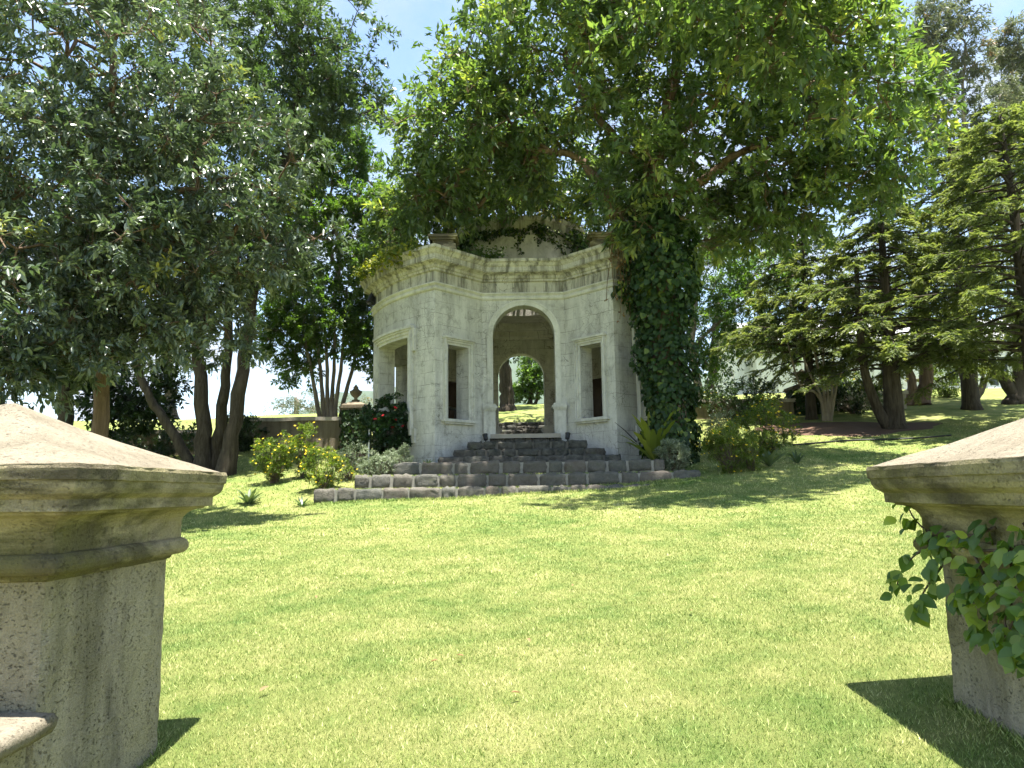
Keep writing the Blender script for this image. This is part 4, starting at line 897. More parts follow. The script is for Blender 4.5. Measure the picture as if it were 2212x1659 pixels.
# ------------------------------------------------------------------ ivy, vines
def ivy_on_trunk():
    r = np.random.default_rng(7)
    root = empty("ivy", bp, "dark green ivy wrapping the trunk at the pavilion corner", "ivy")
    path = polyline([bp, at(1447, 900, 15.3), at(1440, 800, 15.3), at(1432, 680, 15.25), at(1430, 600, 15.2), at(1420, 520, 15.15), at(1412, 440, 15.1)], 8); path = np.array(path)
    n = 12500; t = r.uniform(0, 1, n); k = np.clip((t * (len(path)-1)).astype(int), 0, len(path)-2); f = (t * (len(path)-1) - k)[:, None]
    c = path[k] * (1-f) + path[k+1] * f
    R = np.interp(t, [0, .15, .45, .66, .8, 1], [.43, .44, .50, .68, .60, .46]) * (1 + .10 * np.sin(t * 23) + .09 * np.sin(t * 51 + 2))
    a = r.uniform(0, 2*math.pi, n); R = R * (1 + .16 * np.sin(a * 3 + t * 9)) * r.uniform(.74, 1.22, n)
    d = np.stack([np.cos(a), np.sin(a), np.zeros(n)], -1); P = c + d * R[:, None]
    N = d + r.normal(0, .38, (n, 3)) + [0, 0, .25]; Dr = np.stack([r.normal(0, .5, n), r.normal(0, .5, n), -np.ones(n)], -1) + d * .35
    L = .090 * r.uniform(.4, 1.5, n); W = L * r.uniform(.8, 1.1, n); rnd = np.clip(r.beta(2, 2.6, n) + .25 * (np.sin(t * 12) > .6) * (r.uniform(0, 1, n) > .5), 0, 1)
    px, py, w = proj(P); vis = (a > math.pi) ; sc = np.where(vis, L * (R > .5), 0); big_ = np.argsort(-sc)[:300]; mask = np.zeros(n, bool); mask[big_] = True
    leaf_objects("leaf", P[mask], Dr[mask], N[mask], L[mask], W[mask], single_leaf_meshes("ivy_leaf", M['ivy'], HEART_T, LEAF_Q, (.1, .3, .45, .6, .9)), root)
    leaves_obj("foliage", P[~mask], Dr[~mask], N[~mask], L[~mask], W[~mask], rnd[~mask], M['ivy'], root, HEART_T)
    acc = Acc()
    for i in range(26):
        a0 = r.uniform(0, 6.28); tt = np.linspace(r.uniform(0, .2), r.uniform(.6, 1), 14); pts = []
        for q in tt:
            kk = min(int(q * (len(path)-1)), len(path)-2); a1 = a0 + .7 * math.sin(q * 6 + i); pts.append(path[kk] + np.array([math.cos(a1), math.sin(a1), 0]) * .37)
        acc.tube(pts, .014, 5)
    o = acc.build("stems", M['twig'], root, True); o["kind"] = "stuff"
ivy_on_trunk()

def strand_leaves(r, paths, per_m, spread, L0, hang=.6):
    P, Dr, N = [], [], []
    for pts in paths:
        pts = np.array(pts); seg = np.linalg.norm(np.diff(pts, axis=0), axis=1); n = max(3, int(seg.sum() * per_m))
        t = r.uniform(0, 1, n) * (len(pts)-1); k = np.clip(t.astype(int), 0, len(pts)-2); f = (t-k)[:, None]; p = pts[k]*(1-f)+pts[k+1]*f
        P.append(p + r.normal(0, spread, (n, 3))); d = rdir(r, n); d[:, 2] = d[:, 2] * .5 - hang; Dr.append(d); N.append(np.array([0, -.5, .7]) + r.normal(0, .5, (n, 3)))
    P, Dr, N = map(np.concatenate, (P, Dr, N)); n = len(P); L = L0 * r.uniform(.6, 1.3, n); return P, Dr, N, L, L * r.uniform(.55, .9, n), r.uniform(0, 1, n)
def roof_vines():
    r = np.random.default_rng(9)
    # dark creeper round the drum, hanging in strands
    root = empty("drum_creeper", (PCX, PCY - RD, 6.0), "dark creeper hanging in strands round the pavilion drum", "creeper")
    paths = []
    for k in range(46):
        a = -math.pi/2 + r.uniform(-1.75, 1.75); z = r.uniform(6.2, 6.5); ln = r.choice([.12, .2, .35, .6, .85], p=[.3, .25, .2, .15, .1]); pts = []
        for s in np.linspace(0, 1, 6): pts.append((*circ(RD + .05 + .03 * math.sin(s * 5 + k) + (.10 if z - ln * s > 6.25 else 0), a + .07 * math.sin(s * 4 + k)), z - ln * s))
        paths.append(pts)
    for k in range(9):
        a0 = -math.pi/2 + r.uniform(-1.7, 1.0); pts = [(*circ(RD + .13, a0 + s * .7), 6.28 + .05 * math.sin(s * 9 + k)) for s in np.linspace(0, 1, 10)]; paths.append(pts)
    for sgn in (-1, 1):
        for k in range(26):
            a = -math.pi/2 + sgn * r.uniform(.75, 1.9); paths.append([(*circ(RD + .06 + .2 * s, a + .1 * s), 6.6 - 1.35 * s) for s in np.linspace(0, r.uniform(.5, 1), 6)])
    acc = Acc()
    for p in paths: acc.tube(p, .006, 4, False)
    o = acc.build("stems", M['twig'], root); o["kind"] = "stuff"
    leaves_obj("foliage", *strand_leaves(r, paths, 85, .035, .07), M['ivy'], root, HEART_T)
    # yellow-green vine heaped over the lattice dome
    root = empty("dome_vine", (PCX, PCY, 6.5), "sparse yellow green vine scrambling over the wire lattice dome", "vine")
    paths = []
    for k in range(150):
        a = r.uniform(0, 2*math.pi); t0 = r.uniform(0, 1.2); pts = []
        for s in np.linspace(0, 1, 7):
            t = min(t0 + s * .5, 1.5); pts.append((*circ((RD-.02) * math.cos(t) + .05, a + .6 * s), 6.75 + 1.2 * math.sin(t)))
        paths.append(pts)
    for k in range(40):
        a = r.uniform(0, 2*math.pi); paths.append([(*circ(RD + .05 + .05 * s, a + .4 * s), 6.73 + .12 * math.sin(s * 6)) for s in np.linspace(0, 1, 6)])
    acc = Acc()
    for p in paths: acc.tube(p, .006, 4, False)
    o = acc.build("stems", M['twig'], root); o["kind"] = "stuff"
    leaves_obj("foliage", *strand_leaves(r, paths, 34, .06, .085, .2), M['roofvine'], root, HEART_T)
    # bright vine lying along the cornice left of the corner block
    root = empty("cornice_vine", (PCX - 2.6, PCY - 2.8, 5.1), "bright yellow green vine trailing along the cornice, left of the corner block", "vine")
    paths = []
    i0 = NRING - len(seg_us[15]) + 1
    for k in range(105):
        j = i0 + int(r.integers(1, len(seg_us[15]) - 4)); p = ring[j % NRING] + PC; inw = nrm(np.array([PCX, PCY]) - p); s0 = r.uniform(-.42, .5)
        pts = []
        for s in np.linspace(0, 1, 5):
            q = ring[(j + int(s * 3)) % NRING] + PC + inw * (s0 + .15 * math.sin(s * 5 + k)); pts.append((*q, 5.10 + .16 * r.uniform(0, 1) * (s0 > -.15) + (.3 * max(0, s0 - .2)) - (.35 * r.uniform(0, 1) * s if s0 < -.34 else 0)))
        paths.append(pts)
    leaves_obj("foliage", *strand_leaves(r, paths, 70, .06, .075, .25), M['roofvine'], root, HEART_T)
    paths = []
    for k in range(46):
        a = r.uniform(math.pi * 1.02, math.pi * 1.42); rr_ = r.uniform(1.9, 3.1); paths.append([(*circ(rr_, a + .1 * s), 5.12 + .42 * math.sin(s * 2.2) * r.uniform(.5, 1.2)) for s in np.linspace(0, 1, 5)])
    o = leaves_obj("undergrowth", *strand_leaves(r, paths, 85, .11, .085, .1), M['leaf_bright'], root, HEART_T)
    root = empty("cornice_vine", (PCX + 2.2, PCY - 3.4, 5.1), "green vine spilling from the tree over the cornice, right of the drum", "vine")
    paths = []
    for k in range(50):
        x = r.uniform(1.5, 2.6); y = r.uniform(-3.9, -2.2); paths.append([(PCX + x + .2 * math.sin(s * 3 + k), PCY + y, 5.12 + .55 * (1 - s) * r.uniform(.3, 1.2)) for s in np.linspace(0, 1, 5)])
    leaves_obj("foliage", *strand_leaves(r, paths, 75, .09, .085, .3), M['leaf_bright'], root, HEART_T)
    # dry hanging strands beside the ivy
    root = empty("dry_vine", at(1330, 480, 14.9), "dry brown vine strands hanging in front of the pavilion's right corner", "vine")
    paths = []
    for k in range(16):
        px = 1318 + k * 4.2 + r.normal(0, 3); y0, y1 = r.uniform(400, 480), r.choice([560, 600, 650, 690]); paths.append([at(px + 6 * math.sin(s * 5 + k), y0 + (y1 - y0) * s, 14.75 + .04 * k) for s in np.linspace(0, 1, 9)])
    acc = Acc()
    for p in paths: acc.tube(p, .006, 4, False)
    acc.build("stems", M['dry'], root)["kind"] = "stuff"
    leaves_obj("foliage", *strand_leaves(r, paths, 9, .03, .06, .9), M['dry'], root, HEART_T)
roof_vines()

# --- climbing vine on the right gate pillar: every leaf its own object
def pillar_vine():
    r = np.random.default_rng(17)
    root = empty("climbing_vine", (1.68, 2.9, -.5), "leafy green vine clinging to the right gate pillar's shaft", "vine")
    stems = [[(2150, 1140), (2080, 1160), (2010, 1150), (1975, 1120), (1958, 1085)], [(2212, 1180), (2120, 1190), (2050, 1175), (1990, 1190), (1950, 1230), (1935, 1275)], [(2060, 1180), (2030, 1230), (1995, 1280), (1985, 1320)],
             [(2100, 1190), (2130, 1260), (2120, 1310), (2125, 1350), (2100, 1385)], [(2180, 1190), (2190, 1280), (2170, 1340), (2190, 1390), (2212, 1440)], [(2212, 1200), (2230, 1290), (2240, 1360), (2225, 1420)], [(2130, 1240), (2095, 1260), (2075, 1310)], [(2212, 1130), (2260, 1220), (2290, 1330), (2280, 1450)], [(2150, 1240), (2190, 1330), (2150, 1400)]]
    P, Dr, N = [], [], []
    def place(px, py, off):
        X = 1.675 - off
        p = atX(px, py, X)
        if p[1] > 3.28: p = at(px, py, 3.28 + .02 * r.normal())
        return p
    for st in stems:
        pts = [place(a, b, .02 + .015 * (i % 2)) for i, (a, b) in enumerate(st)]; pp = polyline(pts, 6)
        acc = Acc(); acc.tube(pp, list(np.linspace(.006, .0025, len(pp))), 5); acc.build("stem", M['twig'], root, True)
        pp = np.array(pp); n = int(31 * max(1, len(st) / 4.2))
        k = r.integers(0, len(pp) - 1, n); f = r.uniform(0, 1, (n, 1)); p = pp[k] * (1 - f) + pp[k+1] * f + r.normal(0, .017, (n, 3)); p[:, 0] -= np.abs(r.normal(0, .02, n)); P.append(p)
        d = np.stack([r.normal(-.45, .5, n), r.normal(-.1, .6, n), r.normal(-.75, .45, n)], -1); Dr.append(d); N.append(np.array([-.75, -.35, .55]) + r.normal(0, .38, (n, 3)))
    P, Dr, N = map(np.concatenate, (P, Dr, N)); P, Dr, N = P[:298], Dr[:298], N[:298]; L = .064 * r.triangular(.4, .95, 1.35, len(P)); W = L * r.uniform(.62, .8, len(P))
    T = np.array([(0, 0, 0), (.10, -.30, .05), (.38, -.52, .10), (.72, -.34, .07), (1.0, 0, -.12), (.72, .34, .07), (.38, .52, .10), (.10, .30, .05), (.38, 0, 0), (.72, 0, -.02)])
    Q = np.array([(0, 1, 2, 8), (8, 2, 3, 9), (9, 3, 4, 4), (0, 8, 6, 7), (8, 9, 5, 6), (9, 4, 4, 5)])
    meshes = []
    for v in (.05, .2, .35, .5, .65, .85, 1.0):
        me = bpy.data.meshes.new("vine_leaf"); me.from_pydata([tuple(t) for t in T], [], [(0,1,2,8), (8,2,3,9), (9,3,4), (0,8,6,7), (8,9,5,6), (9,4,5)])
        a = me.attributes.new("rnd", 'FLOAT', 'POINT'); a.data.foreach_set("value", [v] * len(T)); me.materials.append(M['vine']); me.polygons.foreach_set("use_smooth", [True] * len(me.polygons)); me.update(); meshes.append(me)
    leaf_objects("leaf", P, Dr, N, L, W, meshes, root)
pillar_vine()

# ------------------------------------------------------------------ shrubs and bedding plants
def shrub(name, label, group, px, Y, rx, rz, mat, seed, leafL, leafW, n_cl=60, per=60, crad=.14, flowers=0, fmat=None, fsize=.03, T=SLIM_T, Q=SLIM_Q, zoff=0.0, up=.5, bottom=.25):
    r = np.random.default_rng(seed); b = base(px, Y); root = empty(name, b, label, "shrub", group)
    c = b + np.array([0, 0, rz * .95 + zoff]); d = rdir(r, n_cl); q = r.uniform(.15, 1, n_cl) ** .45
    lump = 1 + .14 * np.sin(d[:, 0] * 6 + seed) + .12 * np.sin(d[:, 2] * 7 + d[:, 1] * 5 + seed)
    C = c + d * np.array([rx, rx, rz]) * (q * lump)[:, None]; taper = np.clip((C[:, 2] - b[2]) / (rz * .9), bottom, 1) ; C[:, :2] = b[:2] + (C[:, :2] - b[:2]) * taper[:, None]
    C[:, 2] = np.maximum(C[:, 2], b[2] + .06)
    acc = Acc()
    for i in range(n_cl):
        acc.tube([b + r.normal(0, .03, 3) * [1, 1, 0], (b + C[i]) / 2 + r.normal(0, .03, 3), C[i]], [.006, .005, .003], 4, False)
    acc.build("stems", M['twig'], root)["kind"] = "stuff"
    P, Dr, N, L, W, rnd = clump_leaves(r, C, np.full(n_cl, crad) * r.uniform(.7, 1.3, n_cl), per, d, leafL, leafW, up, 0, 6)
    leaves_obj("foliage", P, Dr, N, L, W, rnd, mat, root, T, Q)
    if flowers:
        order = np.argsort(-(d[:, 2] * .6 - d[:, 1] * .8 + r.uniform(0, .7, n_cl)))[:max(3, flowers)]
        fC = C[np.resize(order, flowers)] + nrm(d[np.resize(order, flowers)] + [0, -.2, .4]) * crad * .9 + r.normal(0, crad * .5, (flowers, 3))
        FP, FD, FN = [], [], []
        for i in range(flowers):
            nn = nrm(np.array([r.normal(0, .4), -.5, .7])); ax = nrm(np.cross(nn, [1, .2, .1])); ay = np.cross(nn, ax)
            for k in range(5):
                w = k * 2 * math.pi / 5; FP.append(fC[i]); FD.append(ax * math.cos(w) + ay * math.sin(w) + nn * .25); FN.append(nn)
        FP, FD, FN = map(np.array, (FP, FD, FN)); m = len(FP); fl = np.full(m, fsize) * np.repeat(r.uniform(.7, 1.2, flowers), 5)
        if fsize > .05:
            for i in range(flowers):
                s = slice(i*5, i*5+5); leaves_obj("flower", FP[s], FD[s], FN[s], fl[s], fl[s] * .95, np.full(5, r.uniform(0, 1)), fmat, root, LEAF_T, LEAF_Q, None)
        else: leaves_obj("flowers", FP, FD, FN, fl, fl * .8, r.uniform(0, 1, m), fmat, root, SLIM_T, SLIM_Q)
    return root
shrub("flowering_bush", "dark leafy bush with sunlit yellow top, leftmost of the flowering bushes", None, 592, 15.3, .42, .50, M['bushy'], 201, .055, .022, 70, 85, .13, 40, M['yellow'], .026)
shrub("flowering_bush", "slim sunlit yellow green bush with rising tip, second from the left", None, 655, 15.7, .26, .58, M['bushy'], 202, .055, .022, 45, 75, .12, 24, M['yellow'], .026)
shrub("flowering_bush", "low bush with yellow daisies at the left end of the bottom step", None, 700, 14.3, .42, .38, M['bushy'], 203, .055, .02, 64, 70, .13, 60, M['yellow'], .028)
shrub("seeding_bush", "pale wispy seeding shrub between the daisy bush and the silver shrubs", None, 752, 15.2, .34, .33, M['silver'], 204, .05, .014, 44, 50, .13)
shrub("silver_shrub", "rounded grey green shrub at the left end of the upper wide step", "silver shrubs by the steps", 822, 14.35, .36, .33, M['silver'], 205, .045, .013, 110, 90, .10)
shrub("silver_shrub", "small upright grey green shrub against the pavilion's left wall foot", "silver shrubs by the steps", 868, 14.95, .20, .34, M['silver'], 206, .045, .013, 60, 80, .09)
shrub("silver_shrub", "pale silvery round shrub at the foot of the ivy clad trunk", "silver shrubs by the steps", 1458, 14.25, .31, .30, M['silver'], 207, .048, .016, 95, 85, .10)
shrub("hibiscus_bush", "dark glossy bush with red hibiscus flowers beside the pavilion's left opening", None, 838, 16.25, .50, .62, M['hib'], 208, .085, .05, 110, 75, .17, 9, M['red'], .052, LEAF_T, LEAF_Q, .18)
shrub("flowering_bush", "large mound of yellow flowers standing behind, right of the ivy trunk", None, 1655, 15.3, .60, .55, M['bushy'], 209, .06, .024, 105, 85, .15, 120, M['yellow'], .030)
shrub("flowering_bush", "nearer yellow flowered bush with feathery foliage, right of the silvery shrub", None, 1578, 13.75, .42, .40, M['bushy'], 210, .055, .018, 90, 85, .13, 55, M['yellow'], .028)
shrub("feathery_bush", "feathery light green clump touching the nearer yellow bush", None, 1622, 13.85, .28, .33, M['bushy'], 211, .06, .010, 60, 80, .12)
shrub("grey_bush", "small grey green bush half hidden behind the yellow mound", None, 1560, 17.2, .32, .40, M['silver'], 212, .05, .015, 50, 60, .12)
shrub("wall_creeper_bush", "dark sprawling shrub against the far wall beside the ivy", None, 1600, 22.0, 1.2, .55, M['leaf_dark'], 213, .09, .045, 90, 60, .25, 0, None, .03, LEAF_T, LEAF_Q)
shrub("wall_shrub", "shaded shrub against the far wall behind the thin grey stems", None, 1850, 22.6, 1.1, .45, M['leaf_dark'], 214, .09, .045, 80, 55, .25, 0, None, .03, LEAF_T, LEAF_Q)
shrub("wall_shrub", "light green shrub below the white house window", None, 2060, 26.5, .9, .55, M['bushy'], 215, .09, .04, 60, 55, .25, 0, None, .03, LEAF_T, LEAF_Q)
shrub("hedge_shrub", "dark shrub before the left wall between the trunks", None, 330, 19.4, 1.3, .42, M['leaf_dark'], 216, .09, .045, 80, 55, .22, 0, None, .03, LEAF_T, LEAF_Q)
shrub("hedge_shrub", "blue black shrub at the corner where the left wall steps", None, 520, 20.0, .55, .45, M['leaf_dark'], 217, .08, .04, 70, 70, .2, 0, None, .03, LEAF_T, LEAF_Q)
shrub("yellow_bed_plant", "yellow flowering plant showing over the far wall beside the ivy", None, 1560, 24.0, .5, .42, M['bushy'], 218, .07, .03, 40, 50, .18, 40, M['yellow'], .045)
shrub("yellow_bed_plant", "yellow flowering plant showing over the far wall below the conifer", None, 1860, 25.0, .5, .50, M['bushy'], 219, .07, .03, 40, 50, .18, 40, M['yellow'], .045)

def blade_plant(name, label, group, b, n, L, W, mat, seed, tilt=(.3, 1.1), curl=.35, cat="plant", wavy=0.0, az=(0, 6.283), part="blade"):
    r = np.random.default_rng(seed); root = empty(name, b, label, cat, group)
    for i in range(n):
        a = az[0] + (az[1] - az[0]) * (i + r.uniform(-.3, .3)) / n; tl = r.uniform(*tilt); l = L * r.uniform(.7, 1.15); K = 9
        h = np.array([math.cos(a), math.sin(a), 0]); p = np.array(b, float) + h * .02; vs = []; ang = tl
        side = np.array([-math.sin(a), math.cos(a), 0])
        for k in range(K + 1):
            t = k / K; w = W * (math.sin(math.pi * min(.12 + t * .88, 1)) ** .7 if not wavy else (.45 + .55 * math.sin(math.pi * min(.1 + t * .85, 1))) * (1 + wavy * math.sin(t * 26 + i))) * (1 if t < 1 else .05)
            d = h * math.sin(ang) + np.array([0, 0, math.cos(ang)]); nn = np.cross(side, d)
            vs += [p - side * w / 2 + nn * w * -.15, p, p + side * w / 2 + nn * w * -.15]; p = p + d * l / K; ang += curl / K * (1 + t)
        fs = [(3*k+j, 3*k+j+1, 3*k+4+j, 3*k+3+j) for k in range(K) for j in (0, 1)]
        o = mk(part, vs, fs, mat, root, True); at_ = o.data.attributes.new("rnd", 'FLOAT', 'POINT'); at_.data.foreach_set("value", [float(r.uniform(0, 1))] * len(vs))
    return root
blade_plant("agave_plant", "small agave rosette on the shaded grass left of the steps", "agave rosettes", base(540, 13.4, -.01), 17, .36, .065, M['agave'], 301)
blade_plant("agave_plant", "broad leaved agave in front of the yellow flowered mound", "agave rosettes", base(1662, 14.1, .03), 15, .36, .085, M['agave'], 302, (.15, 1.0))
blade_plant("agave_plant", "smaller agave at the right end of the flower bed", "agave rosettes", base(1722, 14.5, .02), 15, .27, .05, M['agave'], 303, (.2, 1.2))
blade_plant("strap_fern", "tall yellow green strap fern with wavy fronds by the ivy trunk", None, base(1412, 14.95, .12), 19, .98, .125, M['fern'], 304, (.06, .85), .40, "fern", .22, part="frond")
blade_plant("seedling_plant", "tiny green plant growing on the step against the pavilion corner", None, np.array([-1.62, 14.7, .55]), 9, .16, .035, M['agave'], 305)
blade_plant("low_weed", "low dark weed clump at the left end of the bottom step", None, base(655, 13.05, 0), 16, .22, .03, M['hib'], 306, (.5, 1.4))
o = Acc(); o.tube([at(1375, 955, 14.9), at(1350, 930, 14.85), at(1328, 912, 14.8)], [.012, .009, .004], 5)
tag(o.build("dead_stalk", M['hose'], None), "thin dark dead stalk leaning out of the strap fern", "stalk")

# ------------------------------------------------------------------ garden walls, posts with urns, house
def long_wall(label, name, x0, x1, y, ztop, hgt, th, mat):
    root = empty(name, ((x0+x1)/2, y, ztop - hgt), label, "wall", kind="thing"); n = max(6, int((x1-x0)/.4))
    for part, a, b, g, m in (("wall_body", ztop - hgt, ztop - .10, 0.0, mat), ("coping", ztop - .10, ztop, .06, M['coping'])):
        rows = []; acc = Acc()
        for z, e in ((a, 0), (b - .02, 0), (b, -.02)) if part == "coping" else ((a, 0), (b, 0)):
            rows.append((z, e))
        for i in range(n):
            xa, xb = x0 - g + (x1-x0+2*g) * i/n, x0 - g + (x1-x0+2*g) * (i+1)/n
            f = .01 * math.sin(i * 1.7); f2 = .01 * math.sin((i+1) * 1.7)
            acc.add([(xa, y-th-g, a+f), (xb, y-th-g, a+f2), (xb, y+th+g, a+f2), (xa, y+th+g, a+f), (xa, y-th-g, b+f), (xb, y-th-g, b+f2), (xb, y+th+g, b+f2), (xa, y+th+g, b+f)],
                    [(0,1,5,4), (4,5,6,7), (2,3,7,6), (0,3,2,1)] + ([(0,4,7,3)] if i == 0 else []) + ([(1,2,6,5)] if i == n-1 else []))
        acc.build(part, m, root)
    return root
xw = lambda px, Y: float(at(px, 900, Y)[0])
long_wall("brown garden wall with pale coping between the pale stemmed tree and trunks", "garden_wall", xw(512, 20.6), xw(742, 20.6), 20.6, 2.06, 1.6, .15, M['wall_tan'])
long_wall("lower brown garden wall behind the shaded trees on the left", "garden_wall", xw(40, 20.3), xw(428, 20.3), 20.3, 1.74, 1.7, .15, M['wall_tan'])
long_wall("creeper covered wall with pale coping right of the ivy trunk", "garden_wall", xw(1490, 23.2), xw(1712, 23.2), 23.2, 2.68, 1.9, .16, M['wall_tan'])
long_wall("shaded garden wall behind the conifer trunks, right of the urn post", "garden_wall", xw(1765, 23.6), xw(1955, 23.6), 23.6, 2.92, 2.0, .16, M['coping'])
long_wall("low dark kerb wall at the back of the right lawn", "garden_wall", xw(2010, 26.0), xw(2300, 26.0), 26.0, 2.78, 1.6, .16, M['coping'])
URN = [(.02, 0), (.13, 0), (.13, .03), (.06, .05), (.05, .10), (.08, .12), (.16, .20), (.19, .27), (.20, .31), (.15, .33), (.11, .36), (.07, .40), (.09, .42), (.06, .46), (.03, .50), (.001, .54)]
DISH = [(.02, 0), (.12, 0), (.12, .03), (.06, .06), (.05, .14), (.09, .17), (.22, .23), (.30, .30), (.30, .33), (.12, .34), (.06, .40), (.001, .45)]
def urn_post(label, px, Y, ztop, w, prof, s, ulabel, ivy=True):
    x = xw(px, Y); zg = G(x, Y) - .3; root = empty("gate_post", (x, Y, zg), label, "post", "posts carrying urns")
    acc = Acc(); acc.box(x-w, x+w, Y-w, Y+w, zg, ztop - .13); acc.build("shaft", M['wall_tan'], root)
    acc = Acc()
    for g, a, b in ((.04, ztop-.13, ztop-.09), (.10, ztop-.089, ztop-.045), (.07, ztop-.044, ztop)): acc.box(x-w-g, x+w+g, Y-w-g, Y+w+g, a, b)
    acc.add([(x-w-.07, Y-w-.07, ztop+.001), (x+w+.07, Y-w-.07, ztop+.001), (x+w+.07, Y+w+.07, ztop+.001), (x-w-.07, Y+w+.07, ztop+.001), (x, Y, ztop+.16)], [(0,1,4), (1,2,4), (2,3,4), (3,0,4)])
    acc.build("cap", M['wall_tan'], root)
    if ivy:
        r = np.random.default_rng(int(px)); n = 1500; f = r.integers(0, 4, n); t = r.uniform(-1, 1, n); z = r.uniform(zg + .2, ztop - .1, n); o = w + np.abs(r.normal(.04, .04, n))
        P = np.stack([x + np.where(f == 0, t*w, np.where(f == 1, o, np.where(f == 2, t*w, -o))), Y + np.where(f == 0, -o, np.where(f == 1, t*w, np.where(f == 2, o, t*w))), z], -1)
        nn = np.stack([np.where(f == 1, 1, np.where(f == 3, -1, 0)), np.where(f == 0, -1, np.where(f == 2, 1, 0)), np.full(n, .3)], -1)
        leaves_obj("ivy", P, np.stack([r.normal(0, .4, n), r.normal(0, .4, n), -np.ones(n)], -1), nn + r.normal(0, .3, (n, 3)), .10 * r.uniform(.6, 1.3, n), .09 * r.uniform(.6, 1.3, n), r.uniform(0, .7, n), M['ivy'], root, HEART_T)
    acc = Acc(); acc.lathe([(q[0]*s, q[1]*s) for q in prof], (x, Y, ztop + .13), 18); tag(acc.build("stone_urn", M['wall_tan'] if ivy else M['coping'], None, True), ulabel, "urn", "stone urns")
urn_post("ivy dark gate post beside the pale stemmed tree", 768, 20.6, 2.36, .27, URN, .85, "pointed stone urn finial left of the pavilion")
urn_post("ivy covered gate post with dish urn, left of the thin grey stems", 1738, 23.4, 3.06, .36, DISH, 1.0, "wide stone dish urn on the post below the conifers")
urn_post("far post with pale bowl urn between the conifer trunks", 1978, 27.0, 3.35, .25, DISH, .85, "pale stone bowl urn between the conifer trunk and reddish trunks", False)

# white house beyond the right wall
def house():
    Y0, Y1 = 33.0, 40.0; x0, x1 = xw(1640, 33), xw(2330, 33); zb, ze = 2.2, 6.2
    root = empty("white_house", ((x0+x1)/2, (Y0+Y1)/2, zb), "long white house half hidden behind the conifers", "house")
    acc = Acc(); acc.box(x0, x1, Y0, Y1, zb, ze); acc.build("wall", M['white'], root)
    ym = (Y0+Y1)/2; acc = Acc()
    acc.add([(x0-.3, Y0-.4, ze+.01), (x1+.3, Y0-.4, ze+.01), (x1+.3, ym, ze+1.6), (x0-.3, ym, ze+1.6), (x0-.3, Y1+.4, ze+.01), (x1+.3, Y1+.4, ze+.01), (x0-.3, Y0-.4, ze+.15), (x1+.3, Y0-.4, ze+.15), (x1+.3, ym, ze+1.75), (x0-.3, ym, ze+1.75), (x0-.3, Y1+.4, ze+.15), (x1+.3, Y1+.4, ze+.15)],
            [(0,3,2,1), (3,4,5,2), (6,7,8,9), (9,8,11,10), (0,1,7,6), (4,10,11,5), (0,6,9,3), (3,9,10,4), (1,2,8,7), (2,5,11,8)])
    acc.build("roof", M['roof'], root)
    acc = Acc(); acc.add([(x0-.002, Y0, ze), (x0-.002, Y1, ze), (x0-.002, ym, ze+1.55)], [(0, 2, 1)]); acc.build("gable", M['white'], root)
    for px in (1690, 1745, 1790, 1840, 1900, 1960, 2030, 2120, 2200):
        x = xw(px, 33); acc = Acc(); acc.box(x-.12, x+.12, Y0-.08, Y0+.02, zb, ze-.1); acc.build("pilaster", M['white'], root)
    for px, w, za, zb_ in ((2078, .55, 4.2, 5.6), (1815, .5, 4.0, 5.5), (1930, .5, 4.0, 5.5), (2165, .5, 4.2, 5.6)):
        x = xw(px, 33); acc = Acc()
        for a, b, c, d in ((x-w, x-w+.08, za, zb_), (x+w-.08, x+w, za, zb_), (x-w+.08, x+w-.08, zb_-.08, zb_), (x-w+.08, x+w-.08, za, za+.08), (x-.03, x+.03, za+.08, zb_-.08)): acc.box(a, b, Y0-.06, Y0+.02, c, d)
        f = acc.build("window", M['white_paint'], root)
        acc = Acc(); acc.box(x-w+.08, x+w-.08, Y0-.03, Y0+.01, za+.08, zb_-.08); acc.build("pane", M['glass'], f)
        acc = Acc(); acc.box(x-w-.08, x+w+.08, Y0-.14, Y0+.01, za-.08, za-.005); acc.build("sill", M['white'], f)
house()

# ------------------------------------------------------------------ small things
def edging(label, px0, px1, Y):
    root = empty("scalloped_edging", base((px0+px1)/2, Y), label, "edging"); x = xw(px0, Y); xe = xw(px1, Y)
    me = None
    while x < xe:
        if me is None:
            acc = Acc(); acc.add([(-.035,-.02,-.05), (.035,-.02,-.05), (.035,.02,-.05), (-.035,.02,-.05), (-.035,-.02,.10), (.035,-.02,.10), (.035,.02,.10), (-.035,.02,.10), (0,-.02,.13), (0,.02,.13)], [(0,1,5,8,4), (2,3,7,9,6), (1,2,6,5), (3,0,4,7), (4,8,9,7), (8,5,6,9)])
            o = acc.build("picket", M['picket'], root); me = o.data
        else: o = link("picket", me, root)
        o.location = (x, Y, G(x, Y)); o.rotation_euler = (0, random.uniform(-.06, .06), 0); x += .098
edging("low scalloped edging left of the hibiscus bush", 735, 800, 18.6)
edging("low scalloped edging at the wall foot right of the ivy trunk", 1500, 1580, 20.6)

